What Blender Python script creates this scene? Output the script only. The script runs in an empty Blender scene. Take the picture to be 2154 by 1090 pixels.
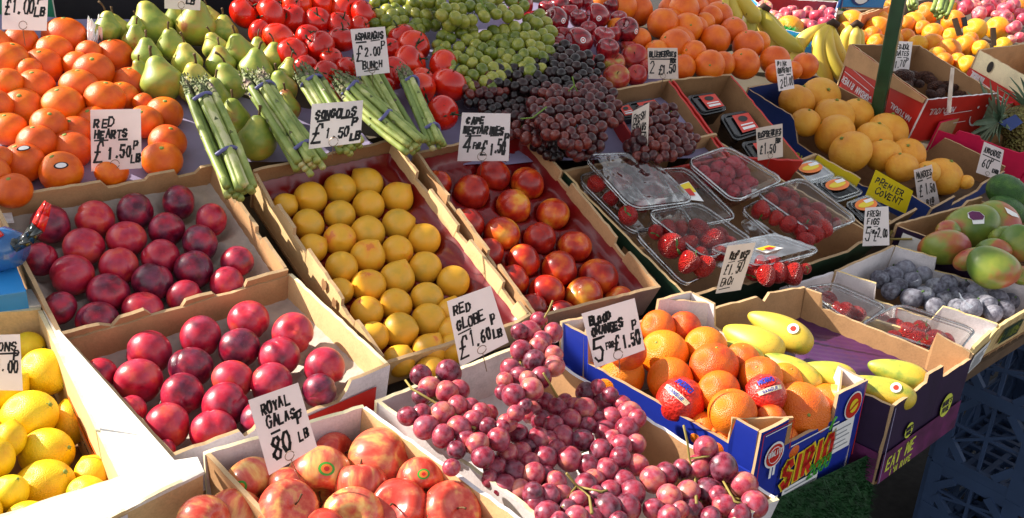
import bpy, bmesh, math, random
import numpy as np
from mathutils import Vector, Matrix, Quaternion
random.seed(7); np.random.seed(7)
S = bpy.context.scene
COL = S.collection
R = math.radians

# ------------------------------------------------------------------ camera
FPX = 2000.0                                   # focal length in photo pixels (photo 2154 wide)
PITCH, ROLL, PSI = R(24.7), R(1.6), R(50.2)
_right = np.array([math.sin(PSI), -math.cos(PSI), 0]); _fh = np.array([math.cos(PSI), math.sin(PSI), 0]); _up = np.array([0, 0, 1.0])
FW = math.cos(PITCH)*_fh - math.sin(PITCH)*_up
_dn = -math.cos(PITCH)*_up - math.sin(PITCH)*_fh
CX = math.cos(ROLL)*_right - math.sin(ROLL)*_dn
CY = math.sin(ROLL)*_right + math.cos(ROLL)*_dn
C0 = np.array([0, 0, 1.6])
cd = bpy.data.cameras.new('camera'); cam = bpy.data.objects.new('camera', cd); COL.objects.link(cam)
m = Matrix.Identity(4)
for i in range(3):
    m[i][0] = CX[i]; m[i][1] = -CY[i]; m[i][2] = -FW[i]; m[i][3] = C0[i]
cam.matrix_world = m
cd.sensor_width = 36; cd.sensor_fit = 'HORIZONTAL'; cd.lens = FPX/2154*36; cd.clip_start = .02; cd.clip_end = 500
S.camera = cam

# ------------------------------------------------------------------ light
SUN = Vector((-.50, .62, .60)).normalized()    # towards the sun
W = bpy.data.worlds.new('World'); S.world = W; W.use_nodes = True
wn = W.node_tree; bg = wn.nodes['Background']
sky = wn.nodes.new('ShaderNodeTexSky'); sky.sky_type = 'NISHITA'; sky.sun_disc = False
sky.sun_elevation = math.asin(SUN.z); sky.sun_rotation = math.atan2(SUN.x, SUN.y)
hs = wn.nodes.new('ShaderNodeHueSaturation'); hs.inputs['Saturation'].default_value = .22   # thin high haze: a paler blue
wn.links.new(sky.outputs[0], hs.inputs['Color']); wn.links.new(hs.outputs[0], bg.inputs[0]); bg.inputs[1].default_value = .108
sl = bpy.data.lights.new('sun', 'SUN'); sl.energy = 5.0; sl.angle = R(.5); sl.color = (1, .91, .78)
so = bpy.data.objects.new('sun', sl); COL.objects.link(so); so.rotation_euler = SUN.to_track_quat('Z', 'Y').to_euler()
S.view_settings.view_transform = 'Standard'; S.view_settings.look = 'None'; S.view_settings.gamma = 1
S.view_settings.exposure = 1.18
S.cycles.use_denoising = True
S.cycles.max_bounces = 8; S.cycles.transparent_max_bounces = 16

# ------------------------------------------------------------------ geometry of the place
def ray(u, v): return CX*(u-1077)/FPX + CY*(v-545)/FPX + FW
class Plane:
    def __init__(s, t, y0, z0, off=0):
        s.t, s.y0, s.z0 = t, y0, z0
        s.n = np.array([0, -math.sin(R(t)), math.cos(R(t))]); s.p = np.array([0, y0, z0]) + s.n*off
    def up(s, d): return Plane(s.t, s.y0, s.z0, d + float((s.p-np.array([0, s.y0, s.z0]))@s.n))
    def at(s, u, v):
        d = ray(u, v); return C0 + d*((s.p-C0)@s.n)/(d@s.n)
def depth(p): return float((np.array(p)-C0)@FW)
PU = Plane(24, 1.10, 1.045)                    # rims of the upper sloping crates
PL = Plane(10, 1.086, 1.039)                   # rims of the front row
PH = Plane(18, 1.33, 1.155)                    # heaps at the back
PG = Plane(16, 1.20, .985)                     # grapefruit box rim
PD = Plane(13, 1.20, 1.06)                     # dates box rim
PF = Plane(6, 1.50, .99)                       # the stall beyond

# ------------------------------------------------------------------ helpers
def link(o, parent=None):
    COL.objects.link(o)
    if parent: o.parent = parent
    return o
def tag(o, label=None, cat=None, group=None, kind=None):
    if label: o['label'] = label
    if cat: o['category'] = cat
    if group: o['group'] = group
    if kind: o['kind'] = kind
    return o
def empty(name, loc, label, cat, group=None):
    o = bpy.data.objects.new(name, None); o.location = loc; o.empty_display_size = .02; link(o)
    return tag(o, label, cat, group)
V = lambda a: Vector([float(x) for x in a])
class MB:
    def __init__(s): s.v = []; s.f = []; s.m = []
    def add(s, vs, fs, mi=0):
        b = len(s.v); s.v += [tuple(map(float, x)) for x in vs]
        for f in fs: s.f.append([b+i for i in f]); s.m.append(mi)
    def quad(s, a, b, c, d, mi=0): s.add([a, b, c, d], [(0, 1, 2, 3)], mi)
    def prism(s, poly, vec, mi=0, mside=None):
        poly = [np.array(p, float) for p in poly]; vec = np.array(vec, float); n = len(poly)
        s.add(poly+[p+vec for p in poly], [tuple(range(n))[::-1], tuple(range(n, 2*n))], mi)
        s.add(poly+[p+vec for p in poly], [(i, (i+1) % n, n+(i+1) % n, n+i) for i in range(n)], mi if mside is None else mside)
    def box(s, c, ax, ay, az, mi=0):
        c, ax, ay, az = [np.array(x, float) for x in (c, ax, ay, az)]
        s.prism([c-ax-ay-az, c+ax-ay-az, c+ax+ay-az, c-ax+ay-az], 2*az, mi)
    def tube(s, pts, rad, n=7, mi=0, cap=True):
        pts = [np.array(p, float) for p in pts]; k = len(pts)
        if not hasattr(rad, '__len__'): rad = [rad]*k
        b = len(s.v); ref = None
        for i, p in enumerate(pts):
            d = pts[min(i+1, k-1)]-pts[max(i-1, 0)]; d = d/(np.linalg.norm(d)+1e-9)
            if ref is None: ref = np.array([0, 0, 1.]) if abs(d[2]) < .9 else np.array([1., 0, 0])
            x = np.cross(d, ref); x /= np.linalg.norm(x)+1e-9; y = np.cross(x, d); ref = y
            for j in range(n):
                a = 2*math.pi*j/n; s.v.append(tuple(p+rad[i]*(x*math.cos(a)+y*math.sin(a))))
        for i in range(k-1):
            for j in range(n):
                s.f.append([b+i*n+j, b+(i+1)*n+j, b+(i+1)*n+(j+1) % n, b+i*n+(j+1) % n]); s.m.append(mi)
        if cap:
            s.f.append([b+j for j in range(n)]); s.m.append(mi)
            s.f.append([b+(k-1)*n+j for j in range(n)][::-1]); s.m.append(mi)
    def mesh(s, name, mats, smooth=False):
        me = bpy.data.meshes.new(name); me.from_pydata(s.v, [], s.f)
        for x in (mats if isinstance(mats, (list, tuple)) else [mats]): me.materials.append(x)
        me.polygons.foreach_set('material_index', s.m)
        if smooth: me.polygons.foreach_set('use_smooth', [True]*len(s.f))
        bm = bmesh.new(); bm.from_mesh(me); bmesh.ops.recalc_face_normals(bm, faces=bm.faces); bm.to_mesh(me); bm.free()
        me.update(); return me
    def build(s, name, mats, parent=None, smooth=False):
        o = bpy.data.objects.new(name, s.mesh(name, mats, smooth)); link(o, parent)
        if parent: o.matrix_parent_inverse = Matrix.Translation(-Vector(parent.location))
        return o
def sph(name, nu, nv, fn, mat):
    th = np.linspace(0, math.pi, nv+1)[1:-1]; ph = np.linspace(0, 2*math.pi, nu, endpoint=False)
    T, P = np.meshgrid(th, ph, indexing='ij'); x, y, z = fn(T, P)
    x0, y0, z0 = fn(np.array([1e-4]), np.array([0.])); x1, y1, z1 = fn(np.array([math.pi-1e-4]), np.array([0.]))
    vs = np.stack([x.ravel(), y.ravel(), z.ravel()], 1).tolist(); n = len(vs)
    vs += [[0, 0, float(z0[0])], [0, 0, float(z1[0])]]; fs = []
    for i in range(nv-2):
        for j in range(nu): fs.append((i*nu+j, (i+1)*nu+j, (i+1)*nu+(j+1) % nu, i*nu+(j+1) % nu))
    for j in range(nu):
        fs.append((n, j, (j+1) % nu)); fs.append((n+1, (nv-2)*nu+(j+1) % nu, (nv-2)*nu+j))
    me = bpy.data.meshes.new(name); me.from_pydata(vs, [], fs); me.materials.append(mat)
    me.polygons.foreach_set('use_smooth', [True]*len(fs)); me.update(); return me

# ------------------------------------------------------------------ materials
def lin(h):
    h = h.lstrip('#'); c = [int(h[i:i+2], 16)/255 for i in (0, 2, 4)]
    return tuple([x/12.92 if x <= .04045 else ((x+.055)/1.055)**2.4 for x in c]+[1])
class N:
    def __init__(s, name):
        s.mat = bpy.data.materials.new(name); s.mat.use_nodes = True; s.t = s.mat.node_tree; s.b = s.t.nodes['Principled BSDF']
    def n(s, ty, **kw):
        x = s.t.nodes.new('ShaderNode'+ty)
        for k, v in kw.items():
            if k in x.inputs: x.inputs[k].default_value = v
            else: setattr(x, k, v)
        return x
    def l(s, a, b): s.t.links.new(a, b)
    def set(s, **kw):
        for k, v in kw.items(): s.b.inputs[k.replace('_', ' ')].default_value = v
    def ramp(s, fac, cols):
        r = s.n('ValToRGB'); e = r.color_ramp.elements
        while len(e) < len(cols): e.new(.5)
        for i, (p, c) in enumerate(cols): e[i].position = p; e[i].color = lin(c) if isinstance(c, str) else c
        s.l(fac, r.inputs[0]); return r.outputs[0]
    def math(s, op, a, b):
        x = s.n('Math', operation=op)
        for i, q in enumerate((a, b)):
            if hasattr(q, 'is_linked'): s.l(q, x.inputs[i])
            else: x.inputs[i].default_value = q
        return x.outputs[0]
    def mix(s, fac, a, b):
        x = s.n('Mix', data_type='RGBA')
        for q, i in ((fac, 0), (a, 6), (b, 7)):
            if hasattr(q, 'is_linked'): s.l(q, x.inputs[i])
            else: x.inputs[i].default_value = lin(q) if isinstance(q, str) else q
        return x.outputs[2]
    def bump(s, h, strength, dist=.01):
        x = s.n('Bump', Strength=strength, Distance=dist); s.l(h, x.inputs['Height']); s.l(x.outputs[0], s.b.inputs['Normal'])
def fruit(name, cols, scale=1.5, rough=.35, pores=None, spots=None, axis=0, rnd=.25, coat=0, sss=0, sssc=None, stretch=None, bloom=None, amp=1.0, detail=3, sheen=0):
    k = N(name); tc = k.n('TexCoord'); oi = k.n('ObjectInfo'); w = k.math('MULTIPLY', oi.outputs['Random'], 60.)
    co = tc.outputs['Object']
    if stretch:
        mp = k.n('Mapping'); mp.inputs['Scale'].default_value = stretch; k.l(co, mp.inputs[0]); co2 = mp.outputs[0]
    else: co2 = co
    nz = k.n('TexNoise', noise_dimensions='4D', Scale=scale, Detail=detail); k.l(co2, nz.inputs['Vector']); k.l(w, nz.inputs['W'])
    f = k.math('MULTIPLY', k.math('SUBTRACT', nz.outputs[0], .5), 1.9*amp); f = k.math('ADD', f, .5)
    f = k.math('ADD', f, k.math('MULTIPLY', k.math('SUBTRACT', oi.outputs['Random'], .5), rnd*2))
    if axis:
        sx = k.n('SeparateXYZ'); k.l(co, sx.inputs[0]); f = k.math('ADD', f, k.math('MULTIPLY', sx.outputs[2], axis))
    c = k.ramp(f, cols)
    if spots:
        sc, thr, colr = spots
        sp = k.n('TexNoise', noise_dimensions='4D', Scale=sc, Detail=2); k.l(co, sp.inputs['Vector']); k.l(w, sp.inputs['W'])
        c = k.mix(k.math('MULTIPLY', k.math('GREATER_THAN', sp.outputs[0], thr), .75), c, colr)
    if bloom:
        bn = k.n('TexNoise', noise_dimensions='4D', Scale=bloom[0], Detail=4); k.l(co, bn.inputs['Vector']); k.l(w, bn.inputs['W'])
        bf = k.ramp(bn.outputs[0], [(.42, (0, 0, 0, 1)), (.75, (bloom[1],)*3+(1,))])
        c = k.mix(bf, c, bloom[2])
        k.l(k.math('ADD', k.math('MULTIPLY', bf, .5), rough), k.b.inputs['Roughness'])
    else: k.set(Roughness=rough)
    k.l(c, k.b.inputs['Base Color'])
    if pores:
        vo = k.n('TexVoronoi', Scale=pores[0]); k.l(co, vo.inputs['Vector']); k.bump(vo.outputs['Distance'], pores[1], .03)
    if coat: k.set(Coat_Weight=coat, Coat_Roughness=.12)
    if sss: k.set(Subsurface_Weight=sss, Subsurface_Radius=sssc or (.4, .15, .08), Subsurface_Scale=.01)
    if sheen: k.set(Sheen_Weight=sheen)
    return k.mat
def plain(name, col, rough=.6, var=.12, scale=30, bump=0, metal=0, spec=.5, coat=0):
    k = N(name); tc = k.n('TexCoord'); nz = k.n('TexNoise', Scale=scale, Detail=5); k.l(tc.outputs['Object'], nz.inputs['Vector'])
    b = np.array(lin(col)[:3]); lo = tuple(b*(1-var))+(1,); hi = tuple(np.minimum(b*(1+var), 1))+(1,)
    k.l(k.ramp(nz.outputs[0], [(.3, lo), (.7, hi)]), k.b.inputs['Base Color']); k.set(Roughness=rough, Metallic=metal, Specular_IOR_Level=spec)
    if bump: k.bump(nz.outputs[0], bump, .004)
    if coat: k.set(Coat_Weight=coat, Coat_Roughness=.08)
    return k.mat
def card_board(name, col, rough=.75, flute=0.06):
    k = N(name); tc = k.n('TexCoord'); nz = k.n('TexNoise', Scale=16, Detail=8, Roughness=.68); k.l(tc.outputs['Object'], nz.inputs['Vector'])
    n2 = k.n('TexNoise', Scale=350, Detail=2); k.l(tc.outputs['Object'], n2.inputs['Vector'])
    b = np.array(lin(col)[:3]); f = k.math('ADD', k.math('MULTIPLY', nz.outputs[0], .75), k.math('MULTIPLY', n2.outputs[0], .25))
    k.l(k.ramp(f, [(.28, tuple(b*.68)+(1,)), (.52, tuple(b)+(1,)), (.72, tuple(np.minimum(b*1.13, 1))+(1,))]), k.b.inputs['Base Color'])
    k.set(Roughness=rough, Specular_IOR_Level=.3); k.bump(f, .25, .003); return k.mat
def clear_film(name, tint=(.96, .97, .97, 1), refl=.10, wrinkle=.5, scale=14, k_=.75):
    k = N(name); t = k.t; t.nodes.remove(k.b); out = t.nodes['Material Output']
    tr = k.n('BsdfTransparent', Color=tint); gl = k.n('BsdfGlossy', Roughness=.06); gl.inputs['Color'].default_value = (1, 1, 1, 1)
    tc = k.n('TexCoord'); nz = k.n('TexNoise', Scale=scale, Detail=2); k.l(tc.outputs['Object'], nz.inputs['Vector'])
    bp = k.n('Bump', Strength=wrinkle, Distance=.02); k.l(nz.outputs[0], bp.inputs['Height']); k.l(bp.outputs[0], gl.inputs['Normal'])
    lw = k.n('LayerWeight', Blend=.32); k.l(bp.outputs[0], lw.inputs['Normal'])
    f = k.math('ADD', k.math('MULTIPLY', lw.outputs['Fresnel'], k_), refl)
    mx = k.n('MixShader'); k.l(f, mx.inputs[0]); k.l(tr.outputs[0], mx.inputs[1]); k.l(gl.outputs[0], mx.inputs[2]); k.l(mx.outputs[0], out.inputs[0])
    return k.mat
M = {}
M['satsuma'] = fruit('satsuma_peel', [(.1, '#ca4a00'), (.5, '#de5e00'), (.95, '#ec7a02')], 1.6, .40, (28, .17), rnd=.22)
M['orange'] = fruit('orange_peel', [(.1, '#d05206'), (.5, '#e46a08'), (.95, '#ee8410')], 1.4, .42, (34, .15), rnd=.3)
M['blood'] = fruit('blood_orange_peel', [(.02, '#8a1408'), (.16, '#c03a08'), (.34, '#e06808'), (.95, '#ee8a0c')], 1.0, .4, (24, .3), rnd=.42, amp=.45)
M['orange2'] = fruit('far_orange_peel', [(.1, '#ec7a10'), (.55, '#f49a10'), (.95, '#f6b420')], 1.2, .34, (26, .3), rnd=.45)
M['grapefruit'] = fruit('grapefruit_peel', [(.1, '#dc8c20'), (.5, '#e8a02c'), (.95, '#eeb23e')], 1.5, .42, (30, .3), rnd=.2)
M['lemon'] = fruit('lemon_peel', [(.05, '#e0a806'), (.5, '#eec50c'), (.95, '#f3d620')], 1.3, .38, (24, .22), (24, .725, '#b48c22'), rnd=.3)
M['pear'] = fruit('pear_skin', [(.0, '#96592a'), (.12, '#a48c38'), (.30, '#949a3c'), (.58, '#7d9038'), (.80, '#a5a544'), (.96, '#bfb04e')], 1.1, .42, None, (26, .70, '#6a6326'), rnd=.36, axis=.04)
M['tomato'] = fruit('tomato_skin', [(.1, '#b41006'), (.5, '#cf200a'), (.95, '#e0400f')], 1.0, .24, None, rnd=.3, coat=.2)
M['plum'] = fruit('plum_skin', [(.04, '#4a0c26'), (.28, '#7c0e2a'), (.50, '#a61230'), (.76, '#bc2034'), (.97, '#cc4434')], 1.5, .30, None, (30, .70, '#bb7a68'), rnd=.34, bloom=(1.8, .34, '#a8587c'), coat=.08)
M['songold'] = fruit('yellow_plum_skin', [(.05, '#c29a30'), (.40, '#dba42a'), (.80, '#e6a626'), (.97, '#e6942a'), (1.0, '#d87830')], 1.2, .42, (50, .05), (22, .72, '#b08a34'), rnd=.17, axis=.13)
M['nectarine'] = fruit('nectarine_skin', [(.05, '#5a0a12'), (.30, '#921410'), (.56, '#b82a12'), (.76, '#d4601a'), (.97, '#e6a034')], 1.0, .3, None, (40, .73, '#c86a3a'), rnd=.2, coat=.1, amp=1.0)
M['gala'] = fruit('striped_apple_skin', [(.0, '#a8241e'), (.42, '#be3e30'), (.60, '#cc6048'), (.78, '#d89858'), (.95, '#e0bc70')], 2.0, .26, None, (36, .74, '#e0b080'), rnd=.2, stretch=(1.6, 1.6, .45), amp=.75, coat=.08, detail=5)
M['red_apple'] = fruit('red_apple_skin', [(.1, '#4a0610'), (.5, '#86101c'), (.9, '#aa2026')], 2.0, .2, None, (34, .74, '#b05048'), rnd=.2, stretch=(2, 2, .4), coat=.4)
M['rosy_apple'] = fruit('rosy_apple_skin', [(.1, '#8c141c'), (.5, '#b02a26'), (.8, '#b8663a'), (.97, '#b5a24a')], 1.3, .3, None, (30, .72, '#c89070'), rnd=.28, coat=.1)
M['pink_apple'] = fruit('pink_apple_skin', [(.1, '#c03048'), (.5, '#d4586a'), (.8, '#dc8c7c'), (.97, '#e0b878')], 1.5, .32, None, None, rnd=.3, stretch=(1.6, 1.6, .5))
M['mango'] = fruit('mango_skin', [(.1, '#55702a'), (.45, '#808a34'), (.66, '#a8643a'), (.9, '#a03c40')], .75, .32, (50, .06), (30, .71, '#8a9a50'), rnd=.22, axis=.22)
M['avocado'] = fruit('avocado_skin', [(.1, '#1c3a14'), (.6, '#2f5a1e'), (.95, '#4a7228')], 2, .35, (22, .4), rnd=.2)
M['papaya'] = fruit('papaya_skin', [(.05, '#7f9036'), (.3, '#aaa83a'), (.5, '#c8ac38'), (.95, '#d6b440')], 1.3, .45, (46, .06), (15, .64, '#8a7c34'), rnd=.25, axis=-.10)
M['banana'] = fruit('banana_skin', [(.05, '#8a8e2a'), (.25, '#b8aa3c'), (.5, '#d6b844'), (.95, '#e0c86a')], 6, .45, None, (60, .70, '#7a5a22'), rnd=.2, amp=.7)
M['banana_end'] = plain('banana_crown_brown', '#3a2414', .8)
M['fig'] = fruit('fig_skin', [(.1, '#3a3640'), (.5, '#545260'), (.9, '#76747e')], 1.6, .7, None, None, rnd=.3, stretch=(2, 2, .6), bloom=(2.5, .6, '#9fa3b0'))
M['strawberry'] = fruit('strawberry_skin', [(.1, '#a80e12'), (.5, '#cc1c1c'), (.95, '#dc3a28')], 1.5, .28, (9, .8), rnd=.2, coat=.15)
M['raspberry'] = fruit('raspberry_skin', [(.1, '#7a0c1e'), (.5, '#a21a2e'), (.95, '#bc3440')], 1.5, .45, None, rnd=.2)
M['date'] = fruit('date_skin', [(.1, '#2c140e'), (.5, '#54281c'), (.95, '#7c4c36')], 3, .34, (5, .9), rnd=.2)
M['grape_green'] = fruit('green_grape_skin', [(.1, '#5a681a'), (.5, '#7f862c'), (.95, '#a49f46')], 1.2, .28, None, None, rnd=.35, sss=.35, sssc=(.5, .6, .15))
M['grape_red'] = fruit('red_grape_skin', [(.05, '#2a0a10'), (.5, '#4a1418'), (.95, '#6e2a20')], 1.4, .3, None, None, rnd=.4, bloom=(2.4, .10, '#7a5550'))
M['grape_dark'] = fruit('dark_grape_skin', [(.05, '#0e0708'), (.5, '#1e0c0e'), (.95, '#341412')], 1.4, .3, None, None, rnd=.35, bloom=(2.4, .06, '#5a4846'))
M['grape_globe'] = fruit('globe_grape_skin', [(.03, '#480c1e'), (.35, '#781a30'), (.68, '#a03042'), (.97, '#bc6c58')], 1.3, .27, None, (40, .72, '#b87078'), rnd=.36, bloom=(2.2, .34, '#b488a0'), sss=.2, sssc=(.6, .2, .15))
M['stem'] = plain('vine_stem', '#8a7a3c', .7); M['stem_green'] = plain('green_stem', '#6a8a32', .6)
M['stalk'] = plain('woody_stalk', '#5a4224', .85); M['calyx'] = plain('green_calyx', '#3f5f22', .6); M['calyx_dark'] = plain('dark_calyx', '#27381a', .7)
M['button'] = plain('citrus_button', '#7a8a3a', .7)
M['asparagus'] = fruit('asparagus_spear', [(.05, '#c2c08c'), (.25, '#a6ae62'), (.55, '#86964a'), (.97, '#6c803a')], 2.5, .5, None, None, rnd=.45, stretch=(18, 18, 9))
M['asp_tip'] = fruit('asparagus_tip', [(.1, '#4e5e30'), (.5, '#6c7646'), (.8, '#84745e'), (.95, '#7a5f66')], 60, .6, (130, .6), rnd=.2)
M['band'] = plain('violet_rubber_band', '#5c5a8c', .5)
M['kraft'] = card_board('kraft_cardboard', '#b58b62'); M['kraft_dark'] = card_board('dark_kraft_cardboard', '#8f6a48')
M['kraft_edge'] = card_board('cut_cardboard_edge', '#b99a74'); M['kraft_pale'] = card_board('pale_cardboard', '#d6b583')
M['white_card'] = card_board('white_lined_cardboard', '#d9d2d4'); M['cream_card'] = card_board('cream_cardboard', '#e6d8b0')
M['red_print'] = plain('red_printed_card', '#b81f14', .5, .08); M['blue_print'] = plain('blue_printed_card', '#1c2f96', .4, .08, coat=.2)
M['navy_print'] = plain('navy_printed_card', '#1d3472', .5, .08); M['purple_print'] = plain('dark_purple_printed_card', '#2a1838', .45, .15)
M['magenta_print'] = plain('magenta_pattern_print', '#5a1c4c', .5, .5, 40); M['pink_print'] = plain('pink_printed_card', '#cf1848', .45, .08)
M['green_print'] = plain('dark_green_printed_card', '#1c3626', .5, .12); M['orange_box'] = card_board('orange_brown_cardboard', '#c98458')
M['white_rim'] = card_board('white_card_rim', '#e4ddd2'); M['gingham'] = card_board('straw_check_card', '#d9bd86')
M['pulp'] = plain('grey_paper_pulp', '#b0a398', .9, .1, 60, .5); M['red_tray'] = plain('burgundy_plastic_tray', '#74080f', .3, .1, 20, coat=.12)
M['purple_tray'] = plain('purple_plastic_tray', '#4a2050', .3, .15, 20, coat=.4)
M['lilac'] = plain('lilac_tissue_paper', '#8d84a4', .8, .12, 14, .5); M['white_paper'] = plain('white_tissue_paper', '#e2e0e0', .8, .06, 25, .8)
M['wood'] = plain('weathered_wood', '#5d4630', .8, .3, 18, .3); M['plank'] = plain('table_boards', '#5f5648', .8, .2, 12)

def thin_card(name, col):
    k = N(name); t = k.t; tc = k.n('TexCoord'); nz = k.n('TexNoise', Scale=30, Detail=4); k.l(tc.outputs['Object'], nz.inputs['Vector']); b = np.array(lin(col)[:3]); c = k.ramp(nz.outputs[0], [(.3, tuple(b*.95)+(1,)), (.7, tuple(np.minimum(b*1.04, 1))+(1,))])
    k.l(c, k.b.inputs['Base Color']); k.set(Roughness=.6, Specular_IOR_Level=.3); tr = k.n('BsdfTranslucent'); k.l(c, tr.inputs['Color']); mx = k.n('MixShader'); mx.inputs[0].default_value = .5   # light from behind glows through the card
    k.l(k.b.outputs[0], mx.inputs[1]); k.l(tr.outputs[0], mx.inputs[2]); k.l(mx.outputs[0], t.nodes['Material Output'].inputs[0]); return k.mat
M['card'] = thin_card('white_price_card', '#f4eceb'); M['card_shade'] = thin_card('buff_shaded_card', '#e2d4c6'); M['card_yellow'] = thin_card('yellow_sign_card', '#dcc414')  # card_shade: darker buff copy of the card, shade put into its colour
M['ink'] = plain('black_marker_ink', '#0c0a0c', .4, .05); M['wire'] = plain('bare_wire', '#8a7868', .4, .1, 30, 0, .8)
M['film'] = clear_film('clear_punnet_plastic', refl=.015, wrinkle=.3, k_=.45); M['film_lid'] = clear_film('crumpled_lid_film', refl=.17, wrinkle=1.0, scale=20, k_=.8); M['rimfilm'] = clear_film('thick_clear_rim', (.85, .87, .88, 1), .3, .3, 30)
M['black_tub'] = plain('black_plastic_tub', '#101014', .25, .1, 20, coat=.4)
M['white'] = plain('white_print', '#e8e6e4', .5, .03); M['grey_print'] = plain('grey_print', '#8d9096', .5, .1); M['yellow'] = plain('yellow_print', '#e4c826', .45, .05)
M['lime'] = plain('lime_print', '#c6cc4a', .5, .05); M['green'] = plain('green_print', '#3f9a2e', .45, .05); M['red'] = plain('red_print', '#c42318', .4, .08); M['orange_pr'] = plain('orange_print', '#e8782a', .45, .1)
M['label_red'] = plain('bright_red_label', '#d03a2a', .4, .06); M['lightblue'] = plain('light_blue_card', '#2f86c8', .4, .05); M['wrapper'] = plain('red_tissue_wrapper', '#c4281e', .3, .2, 8, .6, coat=.3)
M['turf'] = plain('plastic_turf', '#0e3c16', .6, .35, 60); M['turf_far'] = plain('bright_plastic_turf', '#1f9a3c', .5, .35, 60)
M['post'] = plain('green_painted_steel', '#193f22', .35, .2, 25, .15, coat=.2); M['milk'] = plain('blue_grey_plastic', '#34486a', .5, .15, 12)
M['asphalt'] = plain('dark_asphalt', '#2c2826', .9, .3, 40, .5); M['dark_cloth'] = plain('black_cloth', '#17131a', .85, .4, 9, .3); M['green_cloth'] = plain('green_cloth', '#1f7a5a', .8, .15, 20)
M['bag_blue'] = plain('blue_plastic', '#2a5f9a', .2, .2, 12, .4, coat=.5); M['black_gloss'] = plain('black_gloss_plastic', '#191d1c', .12, .2, 20, coat=.6); M['red_gloss'] = plain('red_gloss_plastic', '#cf1f1a', .2, .1, 20, coat=.5)
M['awning'] = plain('green_canvas', '#24503a', .8, .1)
M['pine_leaf'] = fruit('pineapple_leaf', [(.1, '#46604a'), (.5, '#6f8a70'), (.95, '#9aab90')], 8, .5, rnd=.2); M['pine_skin'] = fruit('pineapple_skin', [(.1, '#5a4a22'), (.5, '#8a7a3a'), (.95, '#a8a058')], 4, .6, (7, 1.0), rnd=.2)

# ------------------------------------------------------------------ fruit shapes (unit radius, stalk at local +z)
sin, cos, exp = np.sin, np.cos, np.exp
def lump(T, P, k, s): return 1+k*sin(2*P+s)*sin(T)+k*.8*cos(3*P+2*s)*sin(T)**2
def f_citrus(flat, s, neck=0, lumpk=.012):
    def f(T, P):
        r = lump(T, P, lumpk, s)*(1-.09*exp(-(T/.2)**2)-.05*exp(-((math.pi-T)/.2)**2))
        return r*sin(T)*cos(P), r*sin(T)*sin(P), flat*r*cos(T)+neck*exp(-(T/.3)**2)
    return f
def f_stone(el, groove, s, tip=0):
    def f(T, P):
        d = np.abs((P+math.pi) % (2*math.pi)-math.pi)
        r = lump(T, P, .012, s)*(1-groove*exp(-(d/.16)**2)*sin(T)**.6)*(1-(.14 if not tip else .02)*exp(-((math.pi-T if tip else T)/.24)**2))
        return r*sin(T)*cos(P), r*sin(T)*sin(P), el*r*cos(T)+tip*exp(-(T/.30)**1.3)
    return f
def f_apple(h, s, taper=.09):
    def f(T, P):
        r = lump(T, P, .014, s)*(1+taper*cos(T))*(1+.012*cos(5*P)*(1-cos(T))*.5)
        return r*sin(T)**.92*cos(P), r*sin(T)**.92*sin(P), h*cos(T)-.34*exp(-(T/.42)**2)+.2*exp(-((math.pi-T)/.36)**2)
    return f
def f_pear(s):
    def f(T, P):
        z = .26+1.06*cos(T); q = np.clip((z-.05)/.95, 0, 1); q = q*q*(3-2*q)
        r = sin(T)**.8*(1-.40*q)*lump(T, P, .02, s); lean = .10*np.maximum(z, 0)**2*math.cos(s)
        return r*cos(P)+lean, r*sin(P), z-.06*exp(-((math.pi-T)/.3)**2)
    return f
def f_tomato(s):
    def f(T, P):
        r = lump(T, P, .012, s)*(1+.014*cos(5*P+s)*sin(T))
        return r*sin(T)*cos(P), r*sin(T)*sin(P), .84*r*cos(T)-.16*exp(-(T/.3)**2)
    return f
def f_mango(s):
    def f(T, P):
        r = lump(T, P, .02, s); c = cos(T)
        return r*sin(T)*cos(P)*(1-.10*c)+.14*c*c, .82*r*sin(T)*sin(P), 1.28*c
    return f
def f_papaya(s):
    def f(T, P):
        c = cos(T); r = sin(T)**.8*(1-.30*c-.10*c*c)*lump(T, P, .02, s)*(1+.02*cos(5*P))
        return r*cos(P)*1.05+.1*c*c, r*sin(P)*1.05, 2.0*c
    return f
def f_lemon(s):
    def f(T, P):
        r = lump(T, P, .02, s)
        return r*sin(T)**1.05*cos(P), r*sin(T)**1.05*sin(P), 1.18*r*cos(T)+.10*exp(-(T/.22)**2)-.20*exp(-((math.pi-T)/.26)**2)
    return f
def f_ell(el, s, k=.02):
    def f(T, P):
        r = lump(T, P, k, s); return r*sin(T)*cos(P), r*sin(T)*sin(P), el*r*cos(T)
    return f
def f_fig(s):
    def f(T, P):
        r = lump(T, P, .02, s)*(1+.02*cos(9*P)*sin(T)); return r*sin(T)*cos(P), r*sin(T)*sin(P), .92*cos(T)+.34*exp(-(T/.42)**2)
    return f
def f_straw(s):
    def f(T, P):
        c = cos(T); r = sin(T)**.85*(1+.28*c)*lump(T, P, .03, s); return r*cos(P), r*sin(P), 1.18*c-.1*exp(-(T/.5)**2)
    return f
def f_rasp(s):
    def f(T, P):
        r = 1+.13*np.abs(sin(4.5*P+(np.round(T*3.2) % 2)*.8))*np.abs(sin(5.2*T)); c = cos(T); return r*sin(T)*(1+.15*c)*cos(P), r*sin(T)*(1+.15*c)*sin(P), 1.1*r*c
    return f
def f_date(s):
    def f(T, P):
        r = 1+.05*sin(7*P+s+2*cos(T)*3)+.03*sin(11*P-s); return r*sin(T)**.8*cos(P)*.9, r*sin(T)**.8*sin(P)*.9, 1.55*cos(T)
    return f
def variants(name, fn, mat, k=3, nu=26, nv=16): return [sph(name, nu, nv, fn(1.7*i+.4), M[mat]) for i in range(k)]
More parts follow.
